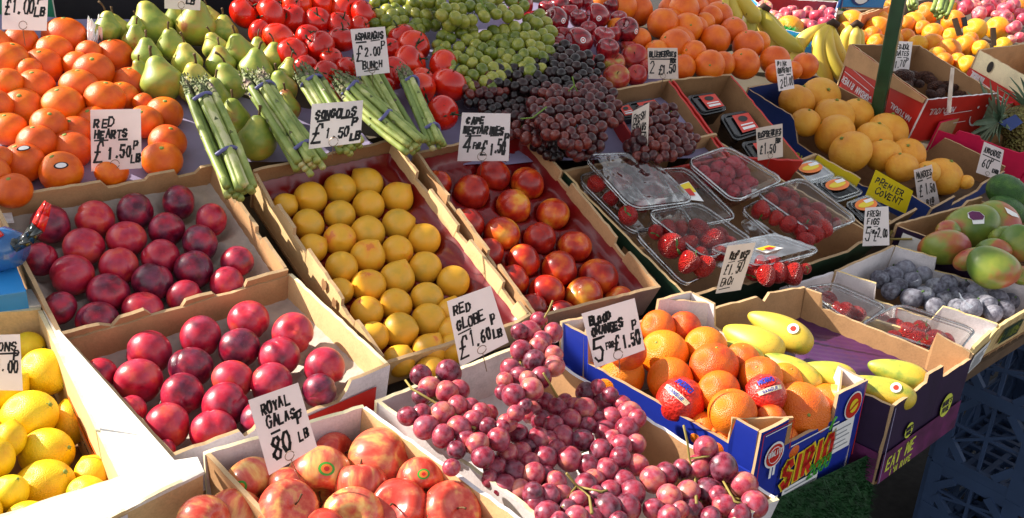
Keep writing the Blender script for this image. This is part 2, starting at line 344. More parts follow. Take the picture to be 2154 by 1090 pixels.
P_ = {
 'satsuma': variants('satsuma', lambda s: f_citrus(.90, s, .05, .022), 'satsuma'), 'orange': variants('orange', lambda s: f_citrus(.97, s), 'orange'),
 'blood': variants('blood_orange', lambda s: f_citrus(.97, s, .03), 'blood', 3, 30, 20), 'far_orange': variants('orange', lambda s: f_citrus(.96, s), 'orange2', 2, 20, 12),
 'grapefruit': variants('grapefruit', lambda s: f_citrus(.90, s, .02), 'grapefruit', 3, 30, 18), 'lemon': variants('lemon', f_lemon, 'lemon', 3, 32, 22),
 'pear': variants('pear', f_pear, 'pear', 4, 26, 18), 'tomato': variants('tomato', f_tomato, 'tomato', 3, 28, 16), 'plum': variants('plum', lambda s: f_stone(.93+.05*math.sin(s), .10, s), 'plum', 4, 40, 20),
 'songold': variants('yellow_plum', lambda s: f_stone(.96, .02, s, .16+.07*(s % 2.3)), 'songold', 5, 32, 22), 'nectarine': variants('nectarine', lambda s: f_stone(.93, .07, s), 'nectarine', 3, 44, 20),
 'gala': variants('apple', lambda s: f_apple(.88, s), 'gala', 3, 36, 24), 'red_apple': variants('apple', lambda s: f_apple(1.02, s, .16), 'red_apple', 2, 26, 18), 'rosy_apple': variants('apple', lambda s: f_apple(.9, s), 'rosy_apple', 2, 26, 18),
 'pink_apple': variants('apple', lambda s: f_apple(.9, s), 'pink_apple', 2, 20, 14), 'mango': variants('mango', f_mango, 'mango', 2, 30, 20), 'avocado': variants('avocado', f_mango, 'avocado', 1, 30, 20), 'papaya': variants('papaya', f_papaya, 'papaya', 2, 30, 24),
 'fig': variants('fig', f_fig, 'fig', 2, 24, 14), 'strawberry': variants('strawberry', f_straw, 'strawberry', 3, 20, 14), 'raspberry': variants('raspberry', f_rasp, 'raspberry', 2, 27, 18), 'date': variants('date', f_date, 'date', 3, 24, 14),
 'grape_green': variants('grape', lambda s: f_ell(1.18, s), 'grape_green', 2, 14, 9), 'grape_red': variants('grape', lambda s: f_ell(1.22, s), 'grape_red', 2, 14, 9), 'grape_dark': variants('grape', lambda s: f_ell(1.12, s), 'grape_dark', 2, 14, 9),
 'grape_globe': variants('grape', lambda s: f_ell(1.08, s), 'grape_globe', 2, 20, 13),
}
# ---- child parts, also in unit coordinates
def mk_button(z, r=.10, mat='button'):
    b = MB(); b.tube([(0, 0, z-.05), (0, 0, z+.03), (0, 0, z+.05)], [r, r*.9, r*.4], 7); 
    for i in range(5):
        a = i*1.257; b.tube([(0, 0, z), (r*1.7*math.cos(a), r*1.7*math.sin(a), z-.02)], [r*.35, .01], 4)
    return b.mesh('calyx', M[mat], True)
def mk_stalk(z0, L, bend, r=.06, mat='stalk'):
    b = MB(); b.tube([(0, 0, z0), (bend*.15, 0, z0+L*.4), (bend*.5, .02, z0+L*.75), (bend, .03, z0+L)], [r, r*.8, r*.85, r*1.15], 7)
    return b.mesh('stalk', M[mat], True)
def mk_leaves(z, n, L, w, droop, mat, stem=0):
    b = MB()
    for i in range(n):
        a = 2*math.pi*i/n+.2*math.sin(3*i); d = np.array([math.cos(a), math.sin(a), 0]); t = np.array([-d[1], d[0], 0]); pr = None
        for j, (q, ww) in enumerate([(.05, .5), (.4, 1), (.75, .6), (1, .05)]):
            c = d*L*q+np.array([0, 0, z+.12*q*math.sin(i*2.1)-droop*q*q]); e = (c-t*w*ww, c+np.array([0, 0, .03]), c+t*w*ww)
            if pr is not None: b.quad(pr[0], e[0], e[1], pr[1]); b.quad(pr[1], e[1], e[2], pr[2])
            pr = e
    if stem: b.tube([(0, 0, z-.05), (.05, 0, z+stem*.5), (.18, .05, z+stem)], [.06, .05, .06], 6)
    return b.mesh('calyx', M[mat], True)
def mk_sticker(fn, T, P, r, mats, el=1.0):
    """a round paper sticker that follows the skin round the point (T, P)"""
    b = MB(); rings = [0, .35, .68, 1.0]; nseg = 16
    def pt(a, q):
        t = T+q*r*math.cos(a)*el; p = P+q*r*math.sin(a)/max(math.sin(T), .3); x, y, z = fn(np.array([t]), np.array([p])); return np.array([x[0], y[0], z[0]])*1.012
    for k in range(3):
        for j in range(nseg):
            a0, a1 = 2*math.pi*j/nseg, 2*math.pi*(j+1)/nseg
            mi = (0, 1, 2)[k] if len(mats) > 2 else (0 if k == 2 else 1)
            if k == 0: b.add([pt(a0, 0), pt(a0, rings[1]), pt(a1, rings[1])], [(0, 1, 2)], mi)
            else: b.quad(pt(a0, rings[k]), pt(a0, rings[k+1]), pt(a1, rings[k+1]), pt(a1, rings[k]), mi)
    return b.mesh('sticker', [M[x] for x in mats], True)
C_ = {'button': mk_button(.86, .13), 'button_o': mk_button(.90, .07), 'pear_stalk': [mk_stalk(1.24, .55, .08, .075), mk_stalk(1.24, .7, .4, .07), mk_stalk(1.24, .5, -.14, .08)],
      'apple_stalk': mk_stalk(.48, .55, .14, .035), 'tom_calyx': mk_leaves(.70, 6, .78, .09, .16, 'calyx_dark', .5), 'straw_calyx': mk_leaves(1.05, 7, .75, .18, .18, 'calyx', .3), 'lemon_scar': mk_button(1.24, .10), 'fig_neck': mk_stalk(1.2, .22, .03, .10, 'calyx'), 'papaya_end': mk_button(1.93, .11, 'calyx')}
def place(kind, pos, rad, axis=None, roll=None, tilt=.35, label=None, cat=None, group=None, name=None, yaw=None):
    me = random.choice(P_[kind]); o = bpy.data.objects.new(name or me.name.split('.')[0], me); link(o)
    if axis is None:
        a = random.uniform(0, 6.283); t = random.uniform(0, tilt); axis = (math.sin(t)*math.cos(a), math.sin(t)*math.sin(a), math.cos(t))
    q = V(axis).to_track_quat('Z', 'Y') @ Quaternion((0, 0, 1), random.uniform(0, 6.283) if roll is None else roll)
    o.rotation_mode = 'QUATERNION'; o.rotation_quaternion = q; o.location = V(pos); o.scale = (rad,)*3
    return tag(o, label, cat, group)
def part(o, mesh, name=None):
    c = bpy.data.objects.new(name or mesh.name.split('.')[0], mesh); return link(c, o)
VIEWUP = -CY
def towards_cam(p): d = C0-np.array(p); return d/np.linalg.norm(d)
ORD = 'first second third fourth fifth sixth seventh eighth ninth tenth eleventh twelfth thirteenth fourteenth fifteenth'.split()
def rows_of(pts, slope, gap):
    """groups points into rows, back to front, then from left to right: returns (row, column) for each"""
    v = [p[1]-slope*p[0] for p in pts]; order = sorted(range(len(pts)), key=lambda i: v[i]); res = [None]*len(pts); rows = []; start = None
    for i in order:
        if start is None or v[i]-start > gap: rows.append([]); start = v[i]
        rows[-1].append(i)
    for a, row in enumerate(rows):
        for b, i in enumerate(sorted(row, key=lambda i: pts[i][0])): res[i] = (a, b, len(row), len(rows))
    return res
def rc_words(rc):
    a, b, n, m = rc
    row = 'back row' if a == 0 else ('front row' if a == m-1 else ORD[a]+' row from the back')
    c = ('alone' if n == 1 else 'leftmost' if b == 0 else 'rightmost' if b == n-1 else ORD[b]+' from left')
    return c+' in '+row
def conv(s, sc, ox, oy):
    out = []
    for w in s.split():
        x = [float(q) for q in w.split(',')]; out.append((x[0]/sc+ox, x[1]/sc+oy, x[2]/sc))
    return out
def relax(pts, plane, k=.92, it=90, bulge=None, walls=(), spring=.03):
    """settles a heap: fruit keep their direction from where they were measured and move back or forward until they no longer interpenetrate"""
    d = np.array([ray(u, v) for u, v, r in pts]); z = np.array([depth(plane.at(u, v)) for u, v, r in pts]); z0 = z.copy()
    if bulge is not None: z = z-bulge; z0 = z.copy()
    rp = np.array([r for u, v, r in pts])/FPX
    for _ in range(it):
        P = d*z[:, None]; r = rp*z; D = P[:, None]-P[None]; dist = np.sqrt((D**2).sum(2))+np.eye(len(z))*9
        ov = (k*(r[:, None]+r[None])-dist); ov[ov < 0] = 0
        sg = np.sign(z[:, None]-z[None]); sg[sg == 0] = 1
        z = z+(ov*sg).sum(1)*.35-(z-z0)*spring
        for q, w, f in walls:
            P = d*z[:, None]+C0; gap = (P-q)@w-f*rp*z; dw = d@w; z = np.where(gap < 0, z-gap/np.where(np.abs(dw) < .05, 9e9, dw), z)
    return [C0+d[i]*z[i] for i in range(len(z))], [rp[i]*z[i] for i in range(len(z))]

# ------------------------------------------------------------------ crates
def nrm(a): a = np.array(a, float); return a/np.linalg.norm(a)
def wall_mb(a, b, n, h, inward, th, prof, flare=.004, rag=.0012):
    a, b, n, inward = [np.array(x, float) for x in (a, b, n, inward)]; L = np.linalg.norm(b-a); mb = MB(); P = []
    for i in range(len(prof)-1):
        (s0, d0), (s1, d1) = prof[i], prof[i+1]; k = max(1, int((s1-s0)*L/.012)); 
        for j in range(k): t = j/k; P.append((s0+(s1-s0)*t, d0+(d1-d0)*t+(random.uniform(-rag, rag) if s1 > s0 else 0)))
    P.append(prof[-1])
    for (s0, d0), (s1, d1) in zip(P, P[1:]):
        o = [a+(b-a)*s0-n*d0, a+(b-a)*s1-n*d1]; bo = [a+(b-a)*s-n*h+inward*flare for s in (s0, s1)]
        i_ = [x+inward*th for x in o]; bi = [x+inward*th for x in bo]
        if s1-s0 > 1e-6:
            mb.quad(bo[0], bo[1], o[1], o[0], 0); mb.quad(bi[0], bi[1], i_[1], i_[0], 1)
        mb.quad(o[0], o[1], i_[1], i_[0], 2)
    for (s, d) in (P[0], P[-1]):
        o = a+(b-a)*s-n*d; bo = a+(b-a)*s-n*h+inward*flare; mb.quad(bo, o, o+inward*th, bo+inward*th, 2)
    return mb
FLAT = [(0, 0), (1, 0)]
def crate(name, label, plane, quad, h, outer='kraft', inner='kraft', edge='kraft_edge', profs={}, mats={}, th=.005, base='kraft_dark', group=None, cat='crate', skip=(), plumb=False):
    c = [plane.at(u, v) for u, v in quad]; n = np.array([0, 0, 1.]) if plumb else plane.n; ctr = sum(c)/4; root = empty(name, V(ctr-n*h), label, cat, group)
    for nm, i, j in (('back_wall', 0, 1), ('side_wall', 1, 2), ('front_wall', 2, 3), ('side_wall', 3, 0)):
        key = 'BRFL'[('BRFL'.index('B') if i == 0 else i)]
        if key in skip: continue
        a, b = c[i], c[j]; mid = (a+b)/2; inw = np.cross(b-a, n); inw = nrm(inw)
        if inw@(ctr-mid) < 0: inw = -inw
        ta = nrm(b-a)*th*(1.02 if key in 'RL' else 0)
        o_, i_, e_ = mats.get(key, (outer, inner, edge))
        wall_mb(a+ta, b-ta, n, h, inw, th, profs.get(key, FLAT)).build(nm, [M[o_], M[i_], M[e_]], root)
    mb = MB(); q = [x+(ctr-x)*.02-n*h for x in c]; mb.prism(q, n*.004); mb.build('base', M[base], root)
    return root, c, n
def bil(c, s, t):
    """corners BL BR FR FL: s to the right, t from back to front"""
    return (c[0]*(1-s)+c[1]*s)*(1-t)+(c[3]*(1-s)+c[2]*s)*t
def inside(c, n, f=.9, which='FL'):
    ctr = sum(c)/4; out = []
    for key, i, j in (('B', 0, 1), ('R', 1, 2), ('F', 2, 3), ('L', 3, 0)):
        if key in which:
            w = nrm(np.cross(c[j]-c[i], n)); w = w if w@(ctr-c[i]) > 0 else -w; out.append((c[i], w, f))
    return out
def tray(root, c, n, off, pts, rads, mat, ridge=.012, inset=.02, name='tray', cup=.75, res=(44, 56), rim=.0):
    nu, nv = res; P = np.array([[bil(c, inset+(1-2*inset)*i/nu, inset+(1-2*inset)*j/nv) for i in range(nu+1)] for j in range(nv+1)])
    fp = np.array(pts); fr = np.array(rads); vs = []
    for j in range(nv+1):
        for i in range(nu+1):
            p = P[j, i]; base = p-n*.0; e = min(i, nu-i)/nu; e2 = min(j, nv-j)/nv
            d = fp-p; al = d@n; dd = np.sqrt(np.maximum((d**2).sum(1)-al**2, 0))-fr*.72; k = dd.min(); hgt = off+min(ridge, max(k*cup, -.004))
            if rim and min(e, e2*1.2) < .03: hgt = off+ridge+rim*(1-min(e, e2*1.2)/.03)
            vs.append(base+n*(hgt+.001*math.sin(i*1.7)*math.cos(j*1.3)))
    mb = MB(); w = nu+1
    mb.add(vs, [(j*w+i, j*w+i+1, (j+1)*w+i+1, (j+1)*w+i) for j in range(nv) for i in range(nu)]); return mb.build(name, M[mat], root, True)

# ------------------------------------------------------------------ lettering (marker strokes)
G = {'A': '004a90,2474', 'B': '000a7a988605,056593917000', 'C': '987a3a0703307092', 'D': '000a5a97935000', 'E': '9a0a0090,0575', 'F': '9a0a00,0575', 'G': '987a3a07033070939565', 'H': '000a,909a,0595', 'I': '5a50', 'J': '8a82603002', 'K': '000a,9a0590', 'L': '0a0090', 'M': '000a549a90', 'N': '000a909a', 'O': '3a0703307093977a3a', 'P': '000a7a987504', 'Q': '3a0703307093977a3a,6490', 'R': '000a7a987504,4490', 'S': '987a3a0806559482703002', 'T': '0a9a,5a50', 'U': '0a023070929a', 'V': '0a509a', 'W': '0a2055709a', 'X': '009a,0a90', 'Y': '0a559a,5550', 'Z': '0a9a0090', '0': '3a0703307093977a3a', '1': '385a50', '2': '083a7a970090', '3': '0a9a468692703002', '4': '707a0393', '5': '9a1a06769482703002', '6': '8a380402307093756504', '7': '0a9a30', '8': '5517083a7a987755030230709355', '9': '987a3a080534749850', '.': '4051', '-': '1585', "'": '5a58', '!': '5a53,5150', '&': '90289a', '£': '988a5a3834003090,0565'}
def dec(ch): return int(ch, 11)
def text_mb(mb, s, fn, x, y, h, w, th, jit=.25, slant=.08, lift=0, mi=0):
    """marker writing: fn maps card coordinates to the place; w is the width of the whole word"""
    n = len(s); cw = w/max(n, 1)
    for i, ch in enumerate(s):
        g = G.get(ch)
        if not g: continue
        ox = x+i*cw; jx, jy, js = random.uniform(-jit, jit)*cw*.2, random.uniform(-jit, jit)*h*.2, 1+random.uniform(-jit, jit)*.3
        for st in g.split(','):
            pts = [(dec(st[k])/10, dec(st[k+1])/10) for k in range(0, len(st)-1, 2)]
            P = [np.array((ox+jx+(px*.72+slant*py*1.5)*cw*js, y+jy+py*h*js)) for px, py in pts]
            stroke(mb, P, fn, th, lift, mi)
def stroke(mb, P, fn, th, lift=0, mi=0):
    for a, b in zip(P, P[1:]):
        d = b-a; L = np.hypot(*d); 
        if L < 1e-9: continue
        d = d/L; th_ = th; th = th*(random.uniform(.75, 1.3) if lift == 0 else 1); t = np.array((-d[1], d[0]))*th/2; e = d*th*.35
        mb.quad(fn(*(a-e+t*.9), lift), fn(*(b+e+t), lift), fn(*(b+e-t), lift), fn(*(a-e-t*.9), lift), mi); th = th_
def card(label, quad, plane, lines, yaw=0, tilt=12, mat='card', rules=(), ring=True, ahead=0.0, name='price_card', leg=True, anchor=None, th=.045):
    q = quad; bu = (q[2][0]+q[3][0])/2; bv = (q[2][1]+q[3][1])/2
    if anchor: bu, bv = anchor
    p0 = plane.at(bu, bv); p0 = C0+(p0-C0)*(1-ahead)
    a = math.atan2(-_fh[1], -_fh[0])+R(yaw); n = np.array([math.cos(a)*math.cos(R(tilt)), math.sin(a)*math.cos(R(tilt)), math.sin(R(tilt))])
    c = [C0+ray(*x)*((p0-C0)@n)/(ray(*x)@n) for x in q]; ctr = sum(c)/4
    root = empty(name, V((c[2]+c[3])/2), label, 'price card' if name == 'price_card' else 'sign', None)
    W_ = np.linalg.norm(c[1]-c[0]); H_ = np.linalg.norm(c[3]-c[0])
    def fn(x, y, lift=0): return bil(c, x, 1-y)+n*(.0006+lift)
    mb = MB(); mb.quad(*c); mb.build('card', M[mat], root)
    asp = H_/W_
    mb = MB(); 
    def fn2(x, y, lift=0): return fn(x, y/asp, lift)
    for L in lines:
        s, x, y, h, w = L[:5]; text_mb(mb, s, fn2, x, y*asp, h*asp, w, L[5] if len(L) > 5 else th, .55, .12)
    for x0, y0, x1, y1 in rules: stroke(mb, [np.array((x0, y0*asp)), np.array((x1, y1*asp))], fn2, th*.9)
    mb.build('lettering', M['ink'], root)
    if ring:
        mb = MB(); rr = .09; cx, cy = .48, .10*asp
        mb.tube([fn2(cx+rr*math.cos(t), cy+rr*math.sin(t), .0015) for t in np.linspace(0, 6.0, 16)], .0005, 5)
        if leg: mb.tube([fn2(cx, cy-rr, .0012), fn2(cx-.01, cy-rr-.1, .001)-n*.004, fn2(cx-.03, -.32*asp)-n*.014], .0006, 5)
        mb.build('wire_clip', M['wire'], root)
    return root

# ------------------------------------------------------------------ the setting
def poly_obj(name, pts, mat, thick=0, n=(0, 0, 1), parent=None):
    mb = MB()
    if thick: mb.prism(pts, -np.array(n)*thick)
    else: mb.add(pts, [tuple(range(len(pts)))])
    return mb.build(name, M[mat], parent)
g = poly_obj('ground', [(-60, -60, 0), (60, -60, 0), (60, 60, 0), (-60, 60, 0)], 'asphalt'); tag(g, kind='structure')

# the stall table: sloping boards on legs
tb = empty('stall_table', (1.1, 1.2, 0), 'long wooden market table under all the fruit crates, its bare edge showing by the figs', 'table')
def pz(pl, y, off): return pl.z0+math.tan(R(pl.t))*(y-pl.y0)+off
def board(name, x0, x1, y0, y1, pl, off, mat='plank', th=.025): return poly_obj(name, [(x0, y0, pz(pl, y0, off)), (x1, y0, pz(pl, y0, off)), (x1, y1, pz(pl, y1, off)), (x0, y1, pz(pl, y1, off))], mat, th, pl.n, tb)
board('front_board', -.7, .84, .50, 1.06, PL, -.135); board('front_board', .84, 1.40, .66, 1.0, PL, -.20)
board('front_board', 1.402, 2.3, .565, 1.0, PL, -.165, 'wood', .025)
board('rear_board', -.7, 1.70, 1.05, 1.36, PU, -.115); board('heap_board', -.7, 1.70, 1.361, 1.79, PH, -.065)
board('side_board', 1.70, 3.9, .95, 1.8, PG, -.17)
mb = MB()
for x in (-.6, .8, 2.2):
    for y in (.6, 1.9): mb2 = MB(); mb2.box((x, y, .36), (.03, 0, 0), (0, .03, 0), (0, 0, .36)); mb2.build('leg', M['wood'], tb)

poly_obj('sun_block_panel', [(-1.5, 1.88, 0), (4.2, 1.88, 0), (4.2, 1.88, 1.02), (-1.5, 1.88, 1.02)], 'plank', .02, (0, -1, 0), tb)  # unseen panel added to keep the sun from under the table
def sheet(name, poly_uv, plane, off, mat, label, cat, amp=.006, res=46, seed=1, fold=9):
    """a loose sheet of paper with soft folds, lying on the boards"""
    c = [plane.up(off).at(u, v) for u, v in poly_uv]; n = plane.n; mb = MB(); w = res+1; rs = np.random.RandomState(seed); ph = rs.rand(8)*6; vs = []
    for j in range(w):
        for i in range(w):
            s, t = i/res, j/res; z = sum(math.sin(fold*(s*math.cos(k*2.1)+t*math.sin(k*2.1))+ph[k]+k*s*t*3) for k in range(6))/6
            vs.append(bil(c, s, t)+n*amp*(abs(z)*1.6-.4))
    mb.add(vs, [(j*w+i, j*w+i+1, (j+1)*w+i+1, (j+1)*w+i) for j in range(res) for i in range(res)])
    return tag(mb.build(name, M[mat], None, True), label, cat)
sheet('tissue_paper', [(-260, 15), (330, 48), (480, 370), (-180, 420)], PH, -.034, 'lilac', 'creased lilac tissue paper spread beneath the heap of satsumas', 'paper', seed=2)
sheet('tissue_paper', [(420, 190), (700, 235), (820, 330), (380, 345)], PH, -.036, 'lilac', 'lilac tissue paper showing between the satsumas and the asparagus bunches', 'paper', seed=3)
sheet('tissue_paper', [(640, -10), (1300, 10), (1500, 330), (860, 350)], PH, -.045, 'lilac', 'dull purple tissue paper under the tomatoes and the dark grapes', 'paper', .008, seed=4)
sheet('tissue_paper', [(-100, 415), (20, 425), (30, 470), (-100, 470)], PU, -.02, 'white_paper', 'scrap of white paper at the rim of the rear plum crate', 'paper', .004, 20, 5)
sheet('plastic_bag', [(182, 58), (218, 56), (216, 78), (184, 82)], PH, .0, 'white_paper', 'crumpled white plastic bag behind the topmost satsumas', 'bag', .03, 22, 6, 14)

# dark cloth hung behind the stall
def drape(name, x0, x1, top, mat, label, cat, amp=.02, folds=16, y=1.84):
    mb = MB(); nu, nv = 90, 8; vs = []
    for j in range(nv+1):
        for i in range(nu+1):
            q = i/nu; vs.append((x0+(x1-x0)*q, y+amp*(math.sin(q*folds+.6*math.sin(q*7))+.4*math.sin(q*folds*2.3+j*.3)), top+(.5-top)*j/nv))
    w = nu+1; mb.add(vs, [(j*w+i, j*w+i+1, (j+1)*w+i+1, (j+1)*w+i) for j in range(nv) for i in range(nu)])
    return tag(mb.build(name, M[mat], None, True), label, cat)
drape('hanging_cloth', .462, 1.25, 1.42, 'dark_cloth', 'black cloth hanging in folds behind the pears', 'cloth', folds=22)
drape('hanging_cloth', -.5, .46, 1.42, 'green_cloth', 'green cloth hanging behind the satsumas', 'cloth', .01, 9)
drape('hanging_cloth', 1.252, 1.66, 1.36, 'dark_cloth', 'dark cloth hanging behind the green grapes', 'cloth')

# green steel post of the stall frame
p0 = C0+ray(1852, 205)*2.32; pr = empty('steel_post', (p0[0], p0[1], 0), 'dark green square steel post rising between the grapefruits and the dates', 'post')
mb = MB(); w = .0155; ax = nrm([math.cos(R(20)), math.sin(R(20)), 0]); ay = np.array([-ax[1], ax[0], 0]); q = [(-1, -.8), (-.8, -1), (.8, -1), (1, -.8), (1, .8), (.8, 1), (-.8, 1), (-1, .8)]
mb.prism([np.array([p0[0], p0[1], .05])+ax*w*x+ay*w*y for x, y in q], (0, 0, 2.55)); mb.build('shaft', M['post'], pr)
mb = MB(); mb.prism([np.array([p0[0], p0[1], 0])+ax*.05*x+ay*.05*y for x, y in q], (0, 0, .05)); mb.build('foot', M['post'], pr)
p1 = C0+ray(1766, 20)*3.55; pr = empty('steel_post', (p1[0], p1[1], 0), 'sunlit pale green post among the boxes of the stall beyond', 'post')
mb = MB(); mb.prism([np.array([p1[0], p1[1], .02])+ax*.019*x+ay*.019*y for x, y in q], (0, 0, 2.4)); mb.build('shaft', M['post'], pr)
mb = MB(); mb.prism([np.array([p1[0], p1[1], 0])+ax*.05*x+ay*.05*y for x, y in q], (0, 0, .02)); mb.build('foot', M['post'], pr)

# ------------------------------------------------------------------ crates with fruit
def put_fruit(kind, pts, plane, off, desc, cat, group, slope, name=None, heap=False, tilt=.4, children=None, k=1.0, gapk=.95, relax_k=.92, axisf=None, stick=None, fl=None, special=None, walls=(), spring=.03):
    pl = plane.up(off); mr = np.mean([p[2] for p in pts])
    if heap: pos, rad = relax(pts, pl, relax_k, walls=walls, spring=spring)
    else:
        pos = [pl.at(u, v) for u, v, r in pts]; rad = [r*depth(p)/FPX for p, (u, v, r) in zip(pos, pts)]
    rc = rows_of(pts, slope, mr*gapk); out = []
    for i, (p, r) in enumerate(zip(pos, rad)):
        ax = axisf(i, p) if axisf else None
        d = special.get(i, desc) if special else desc; d = ' '.join(d.split()[:7])
        o = place(kind, p, r*k, axis=ax, tilt=tilt, label=d+', '+rc_words(rc[i]), cat=cat, group=group, name=name)
        if children:
            for c in children: part(o, random.choice(c) if isinstance(c, list) else c)
        if stick and i in stick: part(o, stick[i])
        out.append(o)
    return out, pos, [r*k for r in rad]
up_cam = lambda w=.35: (lambda i, p: nrm(np.array([random.uniform(-.35, .35), random.uniform(-.35, .35), 1])+towards_cam(p)*w))
rnd_axis = lambda i, p: nrm(np.random.normal(size=3)+np.array([0, 0, .2]))

# upper plum crate
up_pts = conv('290,360,113 230,560,98 545,330,108 775,290,110 1025,235,100 1210,335,97 480,490,115 725,445,112 955,390,102 1145,470,110 415,650,120 680,600,110 920,550,108 1110,620,112 1360,575,96 340,840,100 620,750,118 875,690,115 560,910,120 820,850,115 1060,780,103 1300,700,100', 2.725, 0, 340)
cr, c, n = crate('plum_crate', 'brown cardboard crate of dark red plums, the one touching the satsumas', PU.up(.006), [(-22, 415), (451, 343), (607, 567), (123, 706)], .074, profs={
  'B': [(0, 0), (.46, 0), (.49, .012), (.66, .009), (.68, 0), (.80, 0), (.82, .012), (.90, .012), (.93, 0), (1, 0)],
  'F': [(0, 0), (.20, 0), (.22, .022), (.32, .022), (.36, .004), (.48, .004), (.50, .016), (.62, .015), (.66, 0), (.76, 0), (.79, .012), (.84, .002), (1, 0)],
  'R': [(0, 0), (.22, 0), (.22, .010), (.34, .010), (.36, 0), (.62, 0), (.63, .010), (.70, .010), (.72, 0), (1, 0)]}, cat='crate')
o, pos, rad = put_fruit('plum', up_pts, PU, -.020, 'dark red plum in rear crate', 'plum', 'plums in the rear crate', -.28, axisf=rnd_axis, k=1.0)
tray(cr, c, n, -.054, pos, rad, 'pulp', .016, name='pulp_tray', cup=.9, rim=.006)
# lower plum crate
lp = conv('855,140,130 1150,50,120 1370,115,118 1600,165,120 1860,225,117 575,265,95 795,305,135 1095,225,125 1330,300,118 1555,320,122 1830,360,100 1045,380,122 1290,440,130 750,475,90 960,560,130 1220,590,132 950,700,62', 2.725, 0, 690)+[(523, 674, 43), (616, 701, 44), (548, 882, 42)]
cr, c, n = crate('plum_crate', 'white crate with red printed band, full of bright red plums', PL.up(-.004), [(131, 711), (610, 571), (821, 767), (360, 962)], .078, 'white_card', 'kraft', 'kraft_edge', profs={
  'B': [(0, .003), (1, .003)], 'F': [(0, 0), (.20, 0), (.22, .012), (.26, .026), (.36, .022), (.60, .020), (.63, .004), (.66, .012), (.70, .016), (.72, .004), (1, 0)]}, mats={'F': ('white_card', 'kraft', 'kraft_edge'), 'R': ('kraft', 'kraft_pale', 'cream_card'), 'B': ('kraft', 'kraft', 'kraft_edge')})
o, pos, rad = put_fruit('plum', lp, PL, -.024, 'bright red plum in front crate', 'plum', 'plums in the front crate', -.34, axisf=rnd_axis)
tray(cr, c, n, -.058, pos, rad, 'pulp', .016, name='pulp_tray', cup=.9, rim=.004)
def face(a, b, n, h, out):
    """coordinates on a crate face: x 0..1 along a to b, y 0..1 from the bottom up"""
    out = np.array(out)
    return lambda x, y, lift=0: np.array(a)+(np.array(b)-np.array(a))*x-n*h*(1-y)+out*(.0012+lift)
outw = lambda a, b, n: nrm(np.cross(n, b-a))
def outn(a, b, n, ctr):
    o_ = nrm(np.cross(b-a, n)); return o_ if o_@((a+b)/2-ctr) > 0 else -o_
def rect(mb, fn, x0, y0, x1, y1, mi=0, lift=0): mb.quad(fn(x0, y0, lift), fn(x1, y0, lift), fn(x1, y1, lift), fn(x0, y1, lift), mi)
def disc(mb, fn, cx, cy, rx, ry, mi=0, lift=0, k=22): mb.add([fn(cx+rx*math.cos(6.2832*i/k), cy+ry*math.sin(6.2832*i/k), lift) for i in range(k)], [tuple(range(k))], mi)
ctr = sum(c)/4
fa = face(c[3], c[2], n, .078, outn(c[3], c[2], n, ctr)); mb = MB(); rect(mb, fa, .15, .20, .93, .68); mb.build('printed_band', M['red_print'], cr)

# songold crate
sg = conv('40,160,88 195,130,90 370,210,88 205,255,87 40,310,85 375,365,90 200,410,95 40,450,90 525,450,90 370,515,87 200,545,95 50,610,90 530,610,90 370,670,95 205,715,95 690,690,90 540,785,90 360,820,90 195,865,90 40,745,75 550,910,95 385,970,100 235,1005,85', 2.725, 700, 340)+[(653, 417, 33), (600, 433, 25), (648, 473, 32), (657, 523, 30), (839, 760, 33), (902, 738, 34), (905, 783, 32), (955, 735, 33), (775, 385, 33), (948, 660, 32), (950, 700, 32)]
sg = [p for i, p in enumerate(sg) if all(math.hypot(p[0]-q[0], p[1]-q[1]) > 18 for q in sg[:i])]
cr, c, n = crate('yellow_plum_crate', 'long brown crate of yellow pointed plums on a burgundy tray', PU.up(.012), [(532, 356), (827, 292), (1118, 662), (806, 757)], .070, 'kraft_pale', 'kraft_pale', 'kraft_edge', profs={
  'R': [(0, 0), (.20, 0), (.205, .012), (.30, .012), (.305, 0), (.52, 0), (.525, .012), (.60, .012), (.605, 0), (.84, 0), (.845, .012), (.93, .012), (.94, 0), (1, 0)],
  'L': [(0, 0), (.18, 0), (.185, .012), (.28, .012), (.285, 0), (.55, 0), (.555, .012), (.66, .012), (.665, 0), (.80, 0), (.83, .016), (.93, .010), (1, .004)], 'F': [(0, 0), (.1, .012), (1, .012)]}, mats={'B': ('kraft', 'kraft_dark', 'kraft_edge')})
o, pos, rad = put_fruit('songold', sg, PU, -.024, 'yellow pointed plum', 'plum', 'yellow plums', -.24, name='yellow_plum', axisf=lambda i, p: nrm(np.array([random.gauss(.2, .9), random.gauss(-.1, .9), random.uniform(.1, .9)])), gapk=.8, k=1.07)
tray(cr, c, n, -.052, pos, rad, 'red_tray', .018, name='burgundy_tray', cup=1.2, rim=.012)
ctr = sum(c)/4; fl_s = face(c[0], c[3], n, .07, outn(c[0], c[3], n, ctr))
for x, y, w_ in ((.60, .80, .020), (.68, .72, .016), (.86, .74, .022), (.89, .70, .016)):
    mb = MB(); mb.add([fl_s(x+w_*math.cos(t)*.9, y+.14*math.sin(t)*(1+.25*math.sin(3*t)), .0008) for t in np.linspace(0, 6.283, 13)[:-1]], [tuple(range(12))]); mb.build('torn_slot', M['kraft_dark'], cr)
